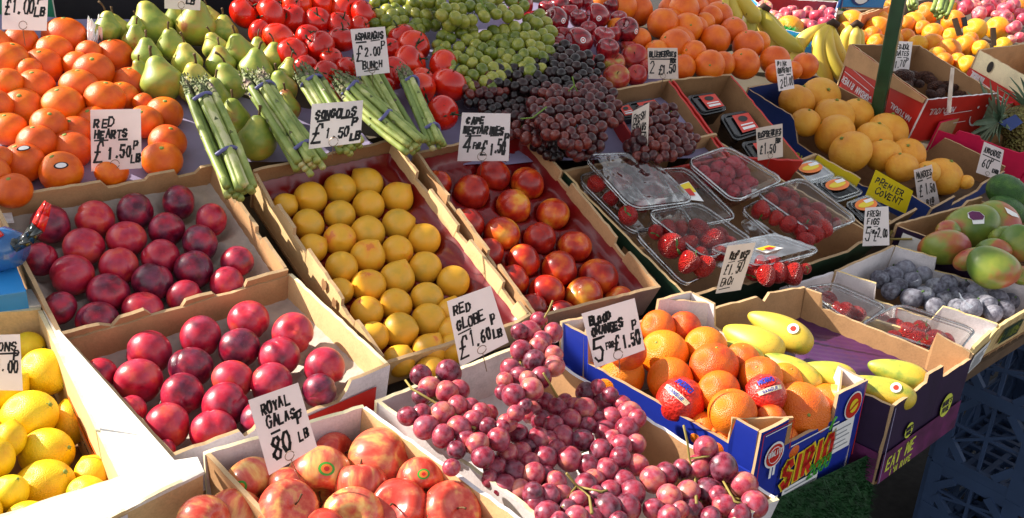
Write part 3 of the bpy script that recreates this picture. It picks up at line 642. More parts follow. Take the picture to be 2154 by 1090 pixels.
# nectarine crate
nc = conv('600,125,80 795,180,105 920,80,97 1115,130,97 1035,260,102 1260,305,97 780,360,90 970,415,102 1185,445,95 1385,490,97 890,530,90 1095,570,96 1300,620,107 1040,680,88 1225,750,102 1520,665,112 1440,770,107 1150,840,82 1640,800,88 1310,880,84 830,850,40 1500,890,60', 2.725, 700, 340)
nc = [p for p in nc if not (abs(p[0]-1004) < 6 and p[1] > 640)]
cr, c, n = crate('nectarine_crate', 'long brown crate of red nectarines on a burgundy tray', PU.up(.012), [(871, 315), (1104, 264), (1390, 604), (1128, 668)], .070, 'kraft', 'kraft', 'kraft_edge', profs={
  'R': [(0, 0), (.30, 0), (.305, .014), (.38, .014), (.385, 0), (.72, 0), (.725, .014), (.80, .014), (.805, 0), (1, 0)], 'L': [(0, 0), (.28, 0), (.285, .010), (.36, .010), (.365, 0), (.62, 0), (.625, .010), (.70, .010), (.705, 0), (1, 0)], 'B': [(0, .006), (.5, .006), (.52, 0), (1, 0)]}, mats={'B': ('kraft', 'kraft_dark', 'kraft_edge')})
o, pos, rad = put_fruit('nectarine', nc, PU, -.026, 'red nectarine in the long crate', 'nectarine', 'nectarines', -.22, axisf=rnd_axis, heap=True, relax_k=.86, k=1.04, walls=inside(c, n, .9, 'FLB'))
tray(cr, c, n, -.054, pos, rad, 'red_tray', .016, name='burgundy_tray', cup=1.0, rim=.02)

# lemons
cr, c, n = crate('lemon_crate', 'pale crate of lemons with broad folded white rims', PL.up(.004), [(-170, 668), (86, 646), (263, 1005), (-40, 1104)], .10, 'kraft_pale', 'kraft_pale', 'cream_card')
pl = PL.up(.006); rim = lambda q, nm, pl=pl: poly_obj(nm, [pl.at(*x) for x in q], 'white_rim', .004, n, cr)
rim([(86, 640), (258, 1004), (-40, 1104), (120, 1145), (430, 992), (415, 961), (367, 968), (121, 690), (92, 637)], 'folded_rim'); rim([(-170, 664), (86, 642), (75, 607), (-180, 632)], 'folded_rim')
a, b = pl.at(120, 1147), pl.at(427, 992); wall_mb(a, b, n, .075, nrm(np.cross(n, b-a)), .004, FLAT).build('front_panel', [M['kraft_pale'], M['kraft_pale'], M['cream_card']], cr)
a2, b2 = a-n*.003, b-n*.003; fa = face(a2, b2, n, .072, outn(a2, b2, n, sum(c)/4)); mb = MB(); rect(mb, fa, -.2, 0, .45, .98); mb.build('white_patch', M['white_card'], cr)
fa = face(c[2], c[1], n, .1, -outn(c[2], c[1], n, sum(c)/4)); mb = MB()
f2 = lambda x, y, l=0: fa(x, y, l+.006)
rect(mb, f2, .02, .30, .6, .62); mb.build('printed_strip', M['orange_pr'], cr)
mb = MB(); [rect(mb, f2, .02, y, .6, y+.03, 0, .0006) for y in (.33, .56)]; mb.build('dark_lines', M['black_tub'], cr)
lemons = [((93, 783), 51, (1, .5)), ((60, 878), 60, (.85, -.45)), ((146, 890), 44, (.3, 1)), ((98, 953), 56, (.9, -.25)), ((92, 1030), 66, (.8, -.6)), ((197, 998), 40, (.6, .6)), ((-8, 965), 40, (.2, 1)), ((18, 1040), 42, (.6, -.8)), ((182, 1040), 42, (1, .1)), ((15, 822), 42, (-.6, .6)), ((20, 925), 36, (0, 1)), ((60, 730), 34, (1, 0)), ((-50, 1080), 50, (1, .3)), ((60, 1100), 50, (1, -.2)), ((-60, 900), 46, (1, 0))]
pos, rad = relax([(u, v, r*.92) for (u, v), r, d in lemons], PL.up(-.030), 1.04)
txt = ['lemon beside the price card in the back corner', 'plump lemon with green scar on top of the heap', 'lemon shaded by the two scarred lemons', 'lemon with brown scar above the front rim', 'large sunlit lemon against the front rim', 'lemon tucked into the front corner by the printed strip', 'lemon cut by the picture edge below the scarred one', 'pale lemon behind the large sunlit one', 'lemon pressed against the folded front rim', 'lemon under the price card', 'lemon hidden among the heap', 'lemon in the far back corner', 'lemon at the very front edge', 'lemon low at the front rim', 'lemon at the outer edge of the crate']
for i, ((uv, r, d), p, rr) in enumerate(zip(lemons, pos, rad)):
    o = place('lemon', p, rr, axis=nrm(CX*d[0]+CY*d[1]-FW*.35), label='bright yellow '+txt[i], cat='lemon', group='lemons'); part(o, C_['lemon_scar'], 'stem_scar')

# royal gala apples
ga = [(528, 1018, 52), (672, 1000, 59), (703, 962, 44), (803, 973, 64), (884, 1008, 45), (757, 1022, 48), (605, 1075, 56), (495, 1078, 50), (740, 1092, 58), (840, 1072, 55), (946, 1080, 57), (607, 1022, 36), (430, 1100, 50), (680, 1130, 50), (900, 1150, 55), (1010, 1160, 55)]
cr, c, n = crate('apple_crate', 'white lined crate of striped red apples beside the red globe grapes', PL.up(.006), [(427, 950), (763, 851), (1290, 1228), (820, 1370)], .09, 'white_card', 'white_card', 'cream_card', mats={'R': ('cream_card', 'kraft_pale', 'white_card'), 'L': ('kraft', 'kraft', 'kraft_edge')})
wall_mb(c[1]-n*.0012+(c[0]-c[1])*.012, c[1]-n*.0012+(c[2]-c[1])*.2+(c[0]-c[1])*.012, n, .085, nrm(c[0]-c[1]), .003, FLAT).build('inner_flap', [M['kraft'], M['kraft'], M['kraft_edge']], cr)
st = mk_sticker(f_apple(.88, .4), 1.2, 1.2, .24, ('red', 'orange_pr', 'green')); fl_ = f_apple(.88, .4)
o, pos, rad = put_fruit('gala', ga, PL.up(.012), -.03, 'red and yellow striped apple', 'apple', 'striped apples', -.25, heap=True, relax_k=.9, axisf=lambda i, p: nrm(np.array([random.uniform(-1, 1), random.uniform(-1, 1), random.choice((1, .7, -.5))])), children=[C_['apple_stalk']], name='striped_apple', k=1.17)
def aim_sticker(o, mesh, T, Ph, dirv):
    """turns a fruit so that its sticker faces along dirv"""
    l = Vector((math.sin(T)*math.cos(Ph), math.sin(T)*math.sin(Ph), math.cos(T))); q = l.rotation_difference(V(nrm(dirv))); o.rotation_quaternion = q; part(o, mesh)
for i, (du, dv) in ((1, (.15, -.1)), (0, (-.2, .1)), (4, (.1, -.1))):
    aim_sticker(o[i], st, 1.2, 1.2, towards_cam(pos[i])+CX*du*1.5+CY*dv*1.5)

# red globe grapes
def grapes(pts, plane, kind, label, group, off=0, k=1.13, stems=(), rk=.82, elr=.5, walls=()):
    pos, rad = relax(pts, plane.up(off), rk, walls=walls); ctr = np.mean(pos, 0); root = empty('grape_bunch', V(ctr), label, 'grapes', group)
    for p, r in zip(pos, rad):
        o = place(kind, p, r*k, axis=nrm(np.random.normal(size=3)+towards_cam(p)*.4), name='grape'); o.parent = root; o.location = V(p-ctr)
    back = ctr+FW*.025
    mb = MB(); spine = sorted(range(len(pos)), key=lambda i: pos[i]@CX+pos[i]@CY*.6); pts_ = [np.mean([pos[j] for j in spine[i:i+max(3, len(spine)//6)]], 0)+FW*.012 for i in range(0, len(spine), max(3, len(spine)//6))]
    if len(pts_) > 1: mb.tube(pts_, .0022, 6)
    for i in range(0, len(pos), 2):
        j = min(range(len(pts_)), key=lambda q: np.linalg.norm(pts_[q]-pos[i])); mb.tube([pts_[j], (pts_[j]+pos[i])/2+FW*.004, pos[i]], .0011, 4)
    for s in stems:
        sp = [C0+ray(u, v)*(depth(pos[min(range(len(pts)), key=lambda q: math.hypot(pts[q][0]-u, pts[q][1]-v))])-d) for u, v, d in s]
        mb.tube(sp, [.0014]*(len(sp)-1)+[.0019], 6)
    mb.build('stem', M['stem'], root, True); return root
cr, c, n = crate('grape_crate', 'white lined cardboard crate of red globe grapes at the front of the stall', PL.up(.0), [(788, 842), (1105, 719), (1640, 1050), (1311, 1214)], .085, 'white_card', 'kraft', 'white_card', mats={'B': ('white_card', 'white_card', 'cream_card'), 'L': ('white_card', 'white_card', 'cream_card'), 'F': ('white_card', 'kraft_pale', 'cream_card')}, profs={'L': [(0, 0), (.22, 0), (.24, .006), (.33, .003), (.36, 0), (1, 0)]})
sheet('paper_liner', [(800, 846), (1108, 728), (1600, 1045), (1290, 1200)], PL, -.058, 'white_paper', 'white tissue liner lying in the red globe grape crate', 'paper', .014, 40, 11)
GW = inside(c, n, .7, 'FLR')
gb = {'loose': '505,270,55 665,255,65 557,340,57 655,370,60 725,355,52 505,395,45 430,505,52 508,490,52 625,495,65 535,570,65 630,620,60 715,450,55 790,450,45 725,570,62 810,530,55 850,490,52 900,490,45 885,565,50 965,575,45 1000,545,50 830,665,60 770,650,58 710,700,48 950,640,60 860,740,58 680,800,45',
 'top': '1180,-44,45 1130,27,60 1070,22,45 1265,27,50 1200,77,52 1080,130,57 1155,190,58 1265,150,48 1265,220,57 1020,235,55 1070,275,52 1195,285,55 1140,350,60 1035,385,60 1100,450,42 1050,490,45 985,300,42 975,370,42 1180,110,50 1120,300,48',
 'mid': '1060,610,55 1075,720,58 930,800,60 1040,825,62 985,910,65 1150,840,62 1225,850,55 1215,750,65 1120,690,48 900,865,45 1075,930,55 1150,950,60 1180,640,60 1000,720,55 1130,770,50 1280,880,55',
 'centre': '1215,425,55 1285,460,54 1140,485,56 1195,530,54 1265,555,52 1360,530,60 1450,370,54 1520,345,44 1565,425,62 1445,465,60 1380,450,47 1590,385,42 1660,440,48 1700,485,60 1745,520,48 1595,515,57 1560,595,62 1685,580,62 1520,510,38 1320,625,60 1430,645,60 1285,700,52 1355,750,67 1535,705,60 1650,680,60 1740,665,52 1650,745,60 1745,785,57 1465,790,57 1570,820,66 1500,870,55 1460,560,48 1330,420,42 1240,640,48 1600,640,50',
 'front': '1455,905,66 1670,880,60 1590,940,60 1715,950,70 1310,960,62 1240,960,60 1165,1010,60 1230,1060,65 1395,1090,62 1575,1040,80 1690,1030,70 1410,990,52 1350,1040,52 1510,960,52 1480,1090,60 1300,1120,60 1640,1120,60'}
gl = {'loose': 'loose bunch of red globe grapes by the red globe price card, over the crate back', 'top': 'bunch of dark red globe grapes hanging over the back corner of the crate', 'mid': 'shaded bunch of red globe grapes spilling onto the wall beside the apples', 'centre': 'largest bunch of red globe grapes in the middle of the crate', 'front': 'bunch of red globe grapes with a forked stem at the front'}
gstem = {'loose': [[(853, 800, .02), (866, 818, .014), (900, 838, .012), (950, 868, .012), (1000, 902, .012)]], 'top': [[(1163, 632, .01), (1155, 652, .01), (1143, 672, .008), (1140, 690, .006)], [(1143, 672, .008), (1150, 684, .006), (1155, 690, .004)], [(1143, 785, .02), (1156, 806, .012), (1172, 835, .004)]], 'front': [[(1192, 996, .022), (1210, 1018, .014), (1240, 1045, .012), (1245, 1080, .012)], [(1214, 1022, .014), (1190, 1050, .012), (1184, 1068, .008)], [(1214, 1024, .012), (1265, 1035, .012), (1300, 1024, .006)]], 'mid': [], 'centre': []}
for k_ in gb: grapes(conv(gb[k_], 2.725, 700, 690), PL, 'grape_globe', gl[k_], 'red globe grape bunches', {'top': .035, 'loose': .020}.get(k_, -.004), stems=gstem[k_], walls=GW if k_ != 'loose' and k_ != 'top' else ())
br = conv('1835,870,66 1910,840,62 1930,970,66 1840,1040,57 1930,1080,60', 2.725, 700, 690)+conv('95,810,52 185,800,68 330,800,77 230,690,63 450,900,70 235,945,72 130,945,62 25,970,55 285,900,48 340,1020,62 510,1010,68 420,1070,62 260,1090,57 20,1070,50 300,960,50 150,1050,60 80,1040,50', 2.7255, 1400, 690)
grapes(br, PL, 'grape_globe', 'red globe grapes with bare stems in the corner below the blue box', 'red globe grape bunches', -.004, walls=GW, stems=[[(1438, 895, .02), (1446, 930, .014), (1450, 965, .01), (1462, 1000, .008), (1465, 1060, .008)], [(1450, 965, .01), (1490, 960, .012), (1500, 945, .006)], [(1520, 1010, .01), (1545, 1055, .01), (1580, 1066, .006)]])

# blood oranges in the blue box
PS = PL.up(-.018)
sq = [(1178, 676), (1452, 612), (1827, 799), (1602, 911)]
cr, c, n = crate('citrus_box', 'bright blue printed box of blood oranges with raised corners', PS, sq, .150, 'blue_print', 'kraft', 'kraft_edge', plumb=True, profs={
  'F': [(0, 0), (.30, 0), (.30, .040), (.76, .040), (.76, 0), (1, 0)], 'L': [(0, 0), (.10, 0), (.12, .040), (.85, .040), (.86, 0), (1, 0)], 'R': [(0, 0), (.14, 0), (.16, .036), (.84, .036), (.86, .0), (1, 0)], 'B': [(0, 0), (.24, 0), (.25, .03), (.72, .03), (.73, 0), (1, 0)]}, mats={'R': ('blue_print', 'white_card', 'kraft_edge'), 'B': ('blue_print', 'white_card', 'kraft_edge')})
ctr = sum(c)/4
for i, j, k in ((3, 2, 0), (2, 3, 1), (0, 1, 3), (1, 0, 2)):
    a = c[i]+(c[j]-c[i])*(.28 if i in (3, 2) else .2)-n*.002; b = c[i]+(c[k]-c[i])*.13-n*.002; wall_mb(a, b, n, .12, nrm(ctr-(a+b)/2), .003, FLAT).build('corner_brace', [M['kraft'], M['kraft' if i == 3 else 'white_card'], M['kraft_edge']], cr)
ox = outn(c[3], c[2], n, ctr); ff = face(c[3], c[2], n, .150, ox)
mb = MB(); asp = np.linalg.norm(c[2]-c[3])/.150
fw = lambda x, y, l=0: ff(x/asp, y, l)      # same unit both ways (box height = 1)
T = asp
text_mb(mb, 'SIRIO', lambda x, y, l=0: fw(x, y+(x-.5*T)*.10, l), .27*T, .30, .25, .48*T, .095, 0, .05, .0000, 0); mb.build('logo_outline', M['yellow'], cr)
mb = MB(); text_mb(mb, 'SIRIO', lambda x, y, l=0: fw(x, y+(x-.5*T)*.10, l), .27*T, .30, .25, .48*T, .052, 0, .05, .0008, 0); mb.build('logo_letters', M['red'], cr)
mb = MB(); text_mb(mb, '2000', lambda x, y, l=0: fw(x, y+(x-.5*T)*.10, l), .52*T, .21, .13, .22*T, .028, 0, .12, .0014, 0); mb.tube([fw(.66*T, .66, .001), fw(.68*T, .75, .002), fw(.71*T, .77, .001)], .0016, 6); mb.build('logo_leaf', M['green'], cr)
mb = MB(); rect(mb, fw, .29*T, .04, .63*T, .24); rect(mb, fw, .70*T, .34, .92*T, .66); rect(mb, fw, .02*T, .03, .25*T, .21); mb.build('info_panels', M['white'], cr)
mb = MB()
for k in range(4): rect(mb, fw, .31*T, .07+.042*k, (.61-.03*(k % 2))*T, .085+.042*k, 0, .0006)
for k in range(5): rect(mb, fw, .73*T, .39+.05*k, (.89-.03*(k % 2))*T, .402+.05*k, 0, .0006)
for k in range(3): rect(mb, fw, .04*T, .06+.045*k, .22*T, .075+.045*k, 0, .0006)
mb.build('small_print', M['grey_print'], cr)
mb = MB(); 
for x0, y0, x1, y1 in ((.02, .25, .02, .97), (.02, .97, .285, .97), (.285, .97, .285, .68), (.98, .2, .98, .97)): stroke(mb, [np.array((x0*T, y0)), np.array((x1*T, y1))], fw, .012)
mb.build('red_border', M['red'], cr)
mb = MB(); stroke(mb, [np.array((.30*T, .69)), np.array((.755*T, .69))], fw, .012); stroke(mb, [np.array((.04*T, .945)), np.array((.26*T, .945))], fw, .01); mb.build('white_border', M['white'], cr)
mb = MB(); disc(mb, fw, .145*T, .70, .085*T*1.0, .13, 0, .0004); rect(mb, fw, .125*T, .46, .145*T, .58, 0, .0003); rect(mb, fw, .155*T, .48, .175*T, .58, 0, .0003); mb.build('rosette_edge', M['white'], cr)
mb = MB(); disc(mb, fw, .145*T, .70, .072*T, .11, 0, .0010); mb.build('rosette', M['red'], cr)
mb = MB(); text_mb(mb, 'QUALITY', fw, .085*T, .70, .05, .125*T, .010, 0, 0, .0016); mb.tube([fw(.145*T+.05*T*math.cos(t), .70+.08*math.sin(t), .0012) for t in np.linspace(0, 6.28, 20)], .0005, 4); mb.build('rosette_print', M['white'], cr)
mb = MB(); disc(mb, fw, .875*T, .80, .085*T, .145, 0, .0004); mb.build('badge_edge', M['white'], cr)
mb = MB(); disc(mb, fw, .875*T, .80, .076*T, .13, 0, .0010); mb.build('badge', M['red'], cr)
mb = MB(); disc(mb, fw, .875*T, .80, .042*T, .072, 0, .0016); mb.build('badge_centre', M['yellow'], cr)
mb = MB(); stroke(mb, [np.array((.84*T, .77)), np.array((.91*T, .83))], lambda x, y, l=0: fw(x, y, .0022), .02); mb.build('badge_stripe', M['red'], cr)
# the two blue tabs on its long side
for i, (t0, t1) in enumerate(((.0, .085), (.80, .985))):
    a = c[0]+(c[3]-c[0])*t0; b = c[0]+(c[3]-c[0])*t1; ol = outn(c[0], c[3], n, ctr); f3 = lambda x, y, l=0: a+(b-a)*x-n*.150*(1-y)+ol*(.006+l)
    mb = MB(); mb.prism([f3(0, .05), f3(1, .05), f3(1, .62), f3(0, .62)], ol*.003); mb.build('side_tab', M['blue_print'], cr)
    mb = MB(); 
    for x0, y0, x1, y1 in ((.14, .1, .14, .52), (.86, .1, .86, .52)): rect(mb, f3, x0-.04, y0, x1+.04, y1, 0, .0042)
    mb.build('tab_border', M['white'], cr); mb = MB(); rect(mb, f3, .10, .50, .90, .555, 0, .0042); mb.build('tab_stripe', M['red'], cr)
bo = [(1384, 690, 38), (1397, 745, 52), (1303, 790, 54), (1410, 800, 49), (1484, 733, 47), (1502, 772, 52), (1512, 825, 46), (1600, 795, 46), (1540, 868, 52), (1432, 845, 50), (1610, 830, 42), (1683, 865, 62), (1735, 850, 44), (1622, 885, 34), (1525, 925, 40), (1240, 795, 34), (1352, 868, 34), (1320, 740, 40), (1440, 690, 36), (1560, 760, 40), (1640, 930, 42), (1480, 905, 40), (1650, 800, 38)]
nowrap = [p for i, p in enumerate(bo) if i not in (9, 10)]
pos, rad = relax(bo, PS.up(-.022), .86, walls=inside(c, n, .95, 'FL'), spring=.06); rcs = rows_of(bo, -.2, 38)
for i, (p, r) in enumerate(zip(pos, rad)):
    if i in (9, 10):
        o = place('blood', p, r, axis=nrm(towards_cam(p)*.6+np.array([0, 0, .8])), label=('blood orange in printed red tissue at the box rim by the grapes' if i == 9 else 'blood orange in red and white tissue below the darkest orange'), cat='orange', group='blood oranges', name='wrapped_orange')
        w_ = sph('tissue_wrapper', 40, 26, (lambda T, P: (lambda r_: (r_*sin(T)*cos(P), r_*sin(T)*sin(P), r_*cos(T)))(1.02+.03*np.abs(sin(5*P+2*T))+.02*sin(11*P)*sin(3*T))), M['wrapper']); wo = part(o, w_, 'tissue_wrapper')
        mb = MB(); sp = lambda x, y, l=0: (lambda v: v/np.linalg.norm(v)*(1.085+l))(np.array([x, y, 1.0]))
        # printing on the tissue: an oval with a word, a cream band with a word
        ex = CX; q = V(nrm(towards_cam(p)*.6+np.array([0, 0, .8]))).to_track_quat('Z', 'Y'); xi = q.inverted() @ V(CX); ang = math.atan2(xi.y, xi.x); ca, sa = math.cos(ang), math.sin(ang)
        rot = lambda x, y, l=0, sp=sp, ca=ca, sa=sa: sp(ca*x-sa*y, sa*x+ca*y, l)
        tw = lambda b, s_, x, y, h, w, th, l: text_mb(b, s_, rot, x, y, h, w, th, 0, .05, l)
        disc(mb, rot, 0, .12, .52, .30, 0, .0); b1 = mb.build('printed_oval', M['red'], None); b1.parent = wo
        mb = MB(); [mb.quad(rot(-.75+.25*k, -.52, .0), rot(-.5+.25*k, -.52, .0), rot(-.5+.25*k, -.26, .0), rot(-.75+.25*k, -.26, .0)) for k in range(6)]; b1 = mb.build('cream_band', M['cream_card'], None); b1.parent = wo
        mb = MB(); tw(mb, 'MORO', -.40, .02, .24, .84, .07, .02); tw(mb, 'SANGUE', -.45, -.47, .15, .9, .035, .02); b1 = mb.build('printed_words', M['blue_print'], None); b1.parent = wo
    else:
        dk = {7: 'very dark red blood orange', 5: 'dark red-orange blood orange', 11: 'largest sunlit blood orange', 2: 'bright sunlit blood orange'}.get(i, 'blood orange in the blue box')
        o = place('blood', p, r, tilt=1.2, label=dk+', '+rc_words(rcs[i]), cat='orange', group='blood oranges', name='blood_orange'); part(o, C_['button_o'])

# ------------------------------------------------------------------ papayas, figs, mangoes
PP = PL.up(-.05)
cr, c, n = crate('papaya_box', 'dark purple printed box of yellow papayas', PP, [(1455, 660), (1690, 602), (2048, 745), (1881, 856)], .134, 'purple_print', 'kraft', 'kraft_edge', plumb=True, profs={
  'F': [(0, 0), (.02, .006), (.40, .006), (.43, -.016), (.62, -.018), (.62, -.004), (1, 0)], 'B': [(0, 0), (.55, -.004), (.62, .008), (.66, -.006), (1, 0)], 'R': [(0, 0), (.10, 0), (.12, .022), (.78, .022), (.80, -.012), (1, -.002)], 'L': [(0, .0), (.80, .01), (1, .006)]})
ctr = sum(c)/4; ol = outn(c[3], c[2], n, ctr); ff = face(c[3], c[2], n, .134, ol); T = np.linalg.norm(c[2]-c[3])/.134; fw = lambda x, y, l=0: ff(x/T, y, l)
mb = MB(); rect(mb, fw, .0, .02, .99*T, .40, 0, -.0006); mb.build('patterned_band', M['magenta_print'], cr)
mb = MB(); text_mb(mb, 'EAT ME', lambda x, y, l=0: fw(x, y+(x-.1*T)*.08, l), .07*T, .15, .15, .34*T, .030, 0, .06); text_mb(mb, "I'M RIPE", fw, .13*T, .035, .075, .27*T, .02, 0, .02); mb.build('slogan', M['lime'], cr)
for cx_, cy_, r_ in ((.27, .52, .085), (.75, .50, .13)):
    mb = MB(); disc(mb, fw, cx_*T, cy_, r_, r_*1.15, 0, .0004); d_ = mb.build('round_seal', M['lime'], cr)
    mb = MB(); text_mb(mb, "NATURE'S", fw, cx_*T-r_*.8, cy_+.01, r_*.5, r_*1.6, .012, 0, .05, .001); text_mb(mb, 'PRIDE', fw, cx_*T-r_*.6, cy_-r_*.65, r_*.5, r_*1.2, .012, 0, .05, .001); mb.build('seal_words', M['purple_print'], cr)
mb = MB(); stroke(mb, [np.array((.03, .03)), np.array((.03, .97))], fw, .012); mb.build('edge_line', M['lilac'], cr)
fl3 = face(c[0], c[3], n, .134, outn(c[0], c[3], n, ctr)); mb = MB(); rect(mb, fl3, .62, .02, .98, .40); mb.build('patterned_end', M['magenta_print'], cr)
pp = [((1580, 662), (1704, 728), 31), ((1524, 695), (1642, 745), 34), ((1512, 728), (1600, 760), 24), ((1606, 748), (1722, 812), 28), ((1684, 776), (1796, 800), 27), ((1830, 766), (1950, 806), 28), ((1786, 802), (1920, 844), 29), ((1722, 822), (1790, 842), 22)]
pos, rad = [], []
for (a, b, w_) in pp: pass
mids = [((a[0]+b[0])/2, (a[1]+b[1])/2, w_) for a, b, w_ in pp]
pos, rad = relax(mids, PP.up(.004), .7, walls=inside(c, n, .55, 'F'))
pos = [p+nrm(p-C0)*(.028 if i in (5, 6) else 0) for i, p in enumerate(pos)]
pl_txt = ['greenish papaya with a round sticker lying topmost at the back', 'papaya lying just before the stickered one at the back', 'small papaya half hidden behind the blood oranges', 'long papaya beside the blue box edge', 'papaya between the long one and the purple tray', 'clean yellow papaya along the front wall of its box', 'spotted papaya with a round sticker by the front wall', 'green-tinged papaya tucked behind the blue box corner']
for i, ((a, b, w_), p) in enumerate(zip(pp, pos)):
    z = depth(p); a3, b3 = C0+ray(*a)*(z+.03), C0+ray(*b)*(z-.012); L = np.linalg.norm(b3-a3); r = w_*z/FPX
    if i in (5, 6, 4): a3, b3 = C0+ray(*a)*(z+.012), C0+ray(*b)*(z-.008); L = np.linalg.norm(b3-a3)
    o = place('papaya', (a3+b3)/2, r, axis=nrm(a3-b3), label=pl_txt[i], cat='papaya', group='papayas'); o.scale = (r*1.02, r*1.02, L/3.7)
    part(o, C_['papaya_end'], 'stem_end')
    if i in (0, 6):
        o_inv = Matrix.LocRotScale(o.location, o.rotation_quaternion, o.scale).inverted()
        from mathutils.bvhtree import BVHTree
        bv = BVHTree.FromPolygons([v.co for v in o.data.vertices], [p_.vertices for p_ in o.data.polygons])
        def skin(px, py, lift):
            d = ray(px, py); l0 = o_inv @ V(C0); l1 = (o_inv @ V(C0+d))-l0; h = bv.ray_cast(l0, l1.normalized())
            return (h[0]+h[1]*lift) if h[0] is not None else None
        px, py = (1668, 692) if i == 0 else (1884, 816)
        for nm, rr, mt, lf in (('sticker', 12, 'white', .07), ('sticker_print', 6, 'label_red', .085)):
            ring = [skin(px+rr*math.cos(t), py+rr*.85*math.sin(t), lf) for t in np.linspace(0, 6.2832, 17)[:-1]]; c0 = skin(px, py, lf)
            if all(q is not None for q in ring) and c0 is not None:
                mb = MB(); mb.add([c0]+ring, [(0, 1+k, 1+(k+1) % 16) for k in range(16)]); s_ = mb.build(nm, M[mt], None, True); s_.parent = o
q4 = [bil(c, .03, .05), bil(c, .97, .05), bil(c, .97, .97), bil(c, .03, .97)]
tray(cr, c, PP.n, -.088, pos, [r*1.1 for r in rad], 'purple_tray', .036, name='purple_tray', cup=.8, inset=.03)

PFg = PL.up(-.085)
cr, c, n = crate('fig_box', 'low white lined box of bloomy figs with straw-checked rim', PFg, [(1755, 569), (1878, 515), (2235, 612), (2105, 686)], .07, 'gingham', 'white_card', 'gingham', profs={
  'R': [(0, 0), (.255, 0), (.275, .026), (.62, .026), (.635, 0), (1, 0)], 'L': [(0, 0), (.33, 0), (.36, .032), (.72, .030), (.75, 0), (1, 0)], 'F': [(0, .0), (.08, -.006), (1, 0)]}, mats={'L': ('white_card', 'white_card', 'gingham'), 'B': ('gingham', 'white_card', 'kraft_edge')})
ctr = sum(c)/4; ff = face(c[3], c[2], n, .07, outn(c[3], c[2], n, ctr)); mb = MB(); rect(mb, ff, .12, .30, .42, .78); mb.build('green_label', M['green_print'], cr); mb = MB(); text_mb(mb, 'FIGS', ff, .14, .40, .26, .26, .05); mb.build('label_words', M['lime'], cr)
mb = MB()
for k in range(9): rect(mb, ff, .06+.11*k, .02, .068+.11*k, .98, 0, -.0005)
for k in range(5): rect(mb, ff, 0, .1+.2*k, 1, .11+.2*k, 0, -.0003)
mb.build('check_print', M['kraft'], cr)
fg = conv('1310,490,58 1240,520,58 1170,540,54 1405,515,50 1345,550,50 1275,580,50 1225,605,50 1480,590,62 1545,562,50 1410,632,58 1340,645,60 1630,595,47 1585,630,50 1690,605,47 1520,655,50 1470,692,56 1810,650,60 1650,668,58 1750,680,58 1670,702,60 1850,700,56 1885,660,47 1790,725,50 1720,640,45 1590,690,48', 2.596, 1400, 380)
o, pos, rad = put_fruit('fig', fg, PFg, -.03, 'dusky blue fig in the white box', 'fig', 'figs', .26, heap=True, relax_k=.85, axisf=rnd_axis, children=[C_['fig_neck']], gapk=1.1)
for (u, v, s) in ((1945, 600, 20), (2012, 640, 22), (2055, 618, 14)):
    mb = MB(); p = C0+ray(u, v)*(depth(PFg.up(-.002).at(u, v)))
    vs = [p+CX*(s*.0011*math.cos(a)*(1+.3*math.sin(3*a+u)))+CY*(s*.0008*math.sin(a))+PFg.n*(.006*math.sin(2*a+v)) for a in np.linspace(0, 6.283, 15)[:-1]]; mb.add([p+PFg.n*.010]+vs, [(0, 1+i, 1+(i+1) % 14) for i in range(14)])
    mb.build('film_wrap', M['film'], cr, True)
# white compartment with two strawberry punnets
PSW = PL.up(-.09)
cr, c, n = crate('berry_box', 'low white box holding two closed strawberry punnets beside the figs', PSW, [(1640, 606), (1752, 571), (2104, 687), (2046, 742)], .07, 'gingham', 'white_card', 'gingham', skip=('R',), profs={'F': [(0, 0), (.35, .006), (.42, -.012), (1, -.012)]}, mats={'B': ('gingham', 'white_card', 'white_card')})
ctr = sum(c)/4; ff = face(c[3], c[2], n, .07, outn(c[3], c[2], n, ctr)); mb = MB(); rect(mb, ff, .18, .12, .78, .78); mb.build('grey_label', M['white'], cr); mb = MB(); [rect(mb, ff, .25, .2+.07*k, .71-.05*(k % 3), .225+.07*k, 0, .0006) for k in range(7)]; mb.build('small_print', M['grey_print'], cr)

PM = PL.up(-.080)
cr, c, n = crate('mango_crate', 'dark purple crate of red and green mangoes behind the figs', PM, [(1884, 470), (2060, 420), (2400, 560), (2205, 594)], .10, 'purple_print', 'kraft', 'kraft_edge', profs={'L': [(0, 0), (.4, .004), (1, .004)], 'B': [(0, 0), (.78, .004), (.82, -.008), (1, -.008)]})
a, b = c[0], c[3]; ol = outn(a, b, n, sum(c)/4); f3 = lambda x, y, l=0: a+(b-a)*x-n*.1*(1-y)+ol*(.006+l); mb = MB(); rect(mb, f3, .07, .55, .28, .90); mb.build('white_tag', M['white'], cr)
mb = MB(); mb.tube([a-n*.02, a+ol*.012-n*.012, a+ol*.014-n*.03, f3(.14, .85)], .0025, 6); mb.build('string_tie', M['stem'], cr)
mg = [(2045, 478, 50), (2101, 464, 44), (1990, 520, 48), (2090, 565, 48), (2088, 528, 32), (2138, 512, 34), (1994, 484, 24), (2150, 580, 26), (2040, 545, 30), (2110, 500, 30)]
mtx = ['mango with a purple and white sticker on top of the crate', 'rosy mango with a torn white label behind the stickered one', 'orange-red and green mango at the back corner of its crate', 'green mango lowest against the white fig box', 'small green mango glimpsed between the larger ones', 'red mango at the picture edge', 'small green mango behind the stickered mango', 'mango half out of view beside the fig box', 'mango at the bottom of the crate', 'mango wedged under the rosy one']
pos, rad = relax(mg, PM.up(.012), .88)
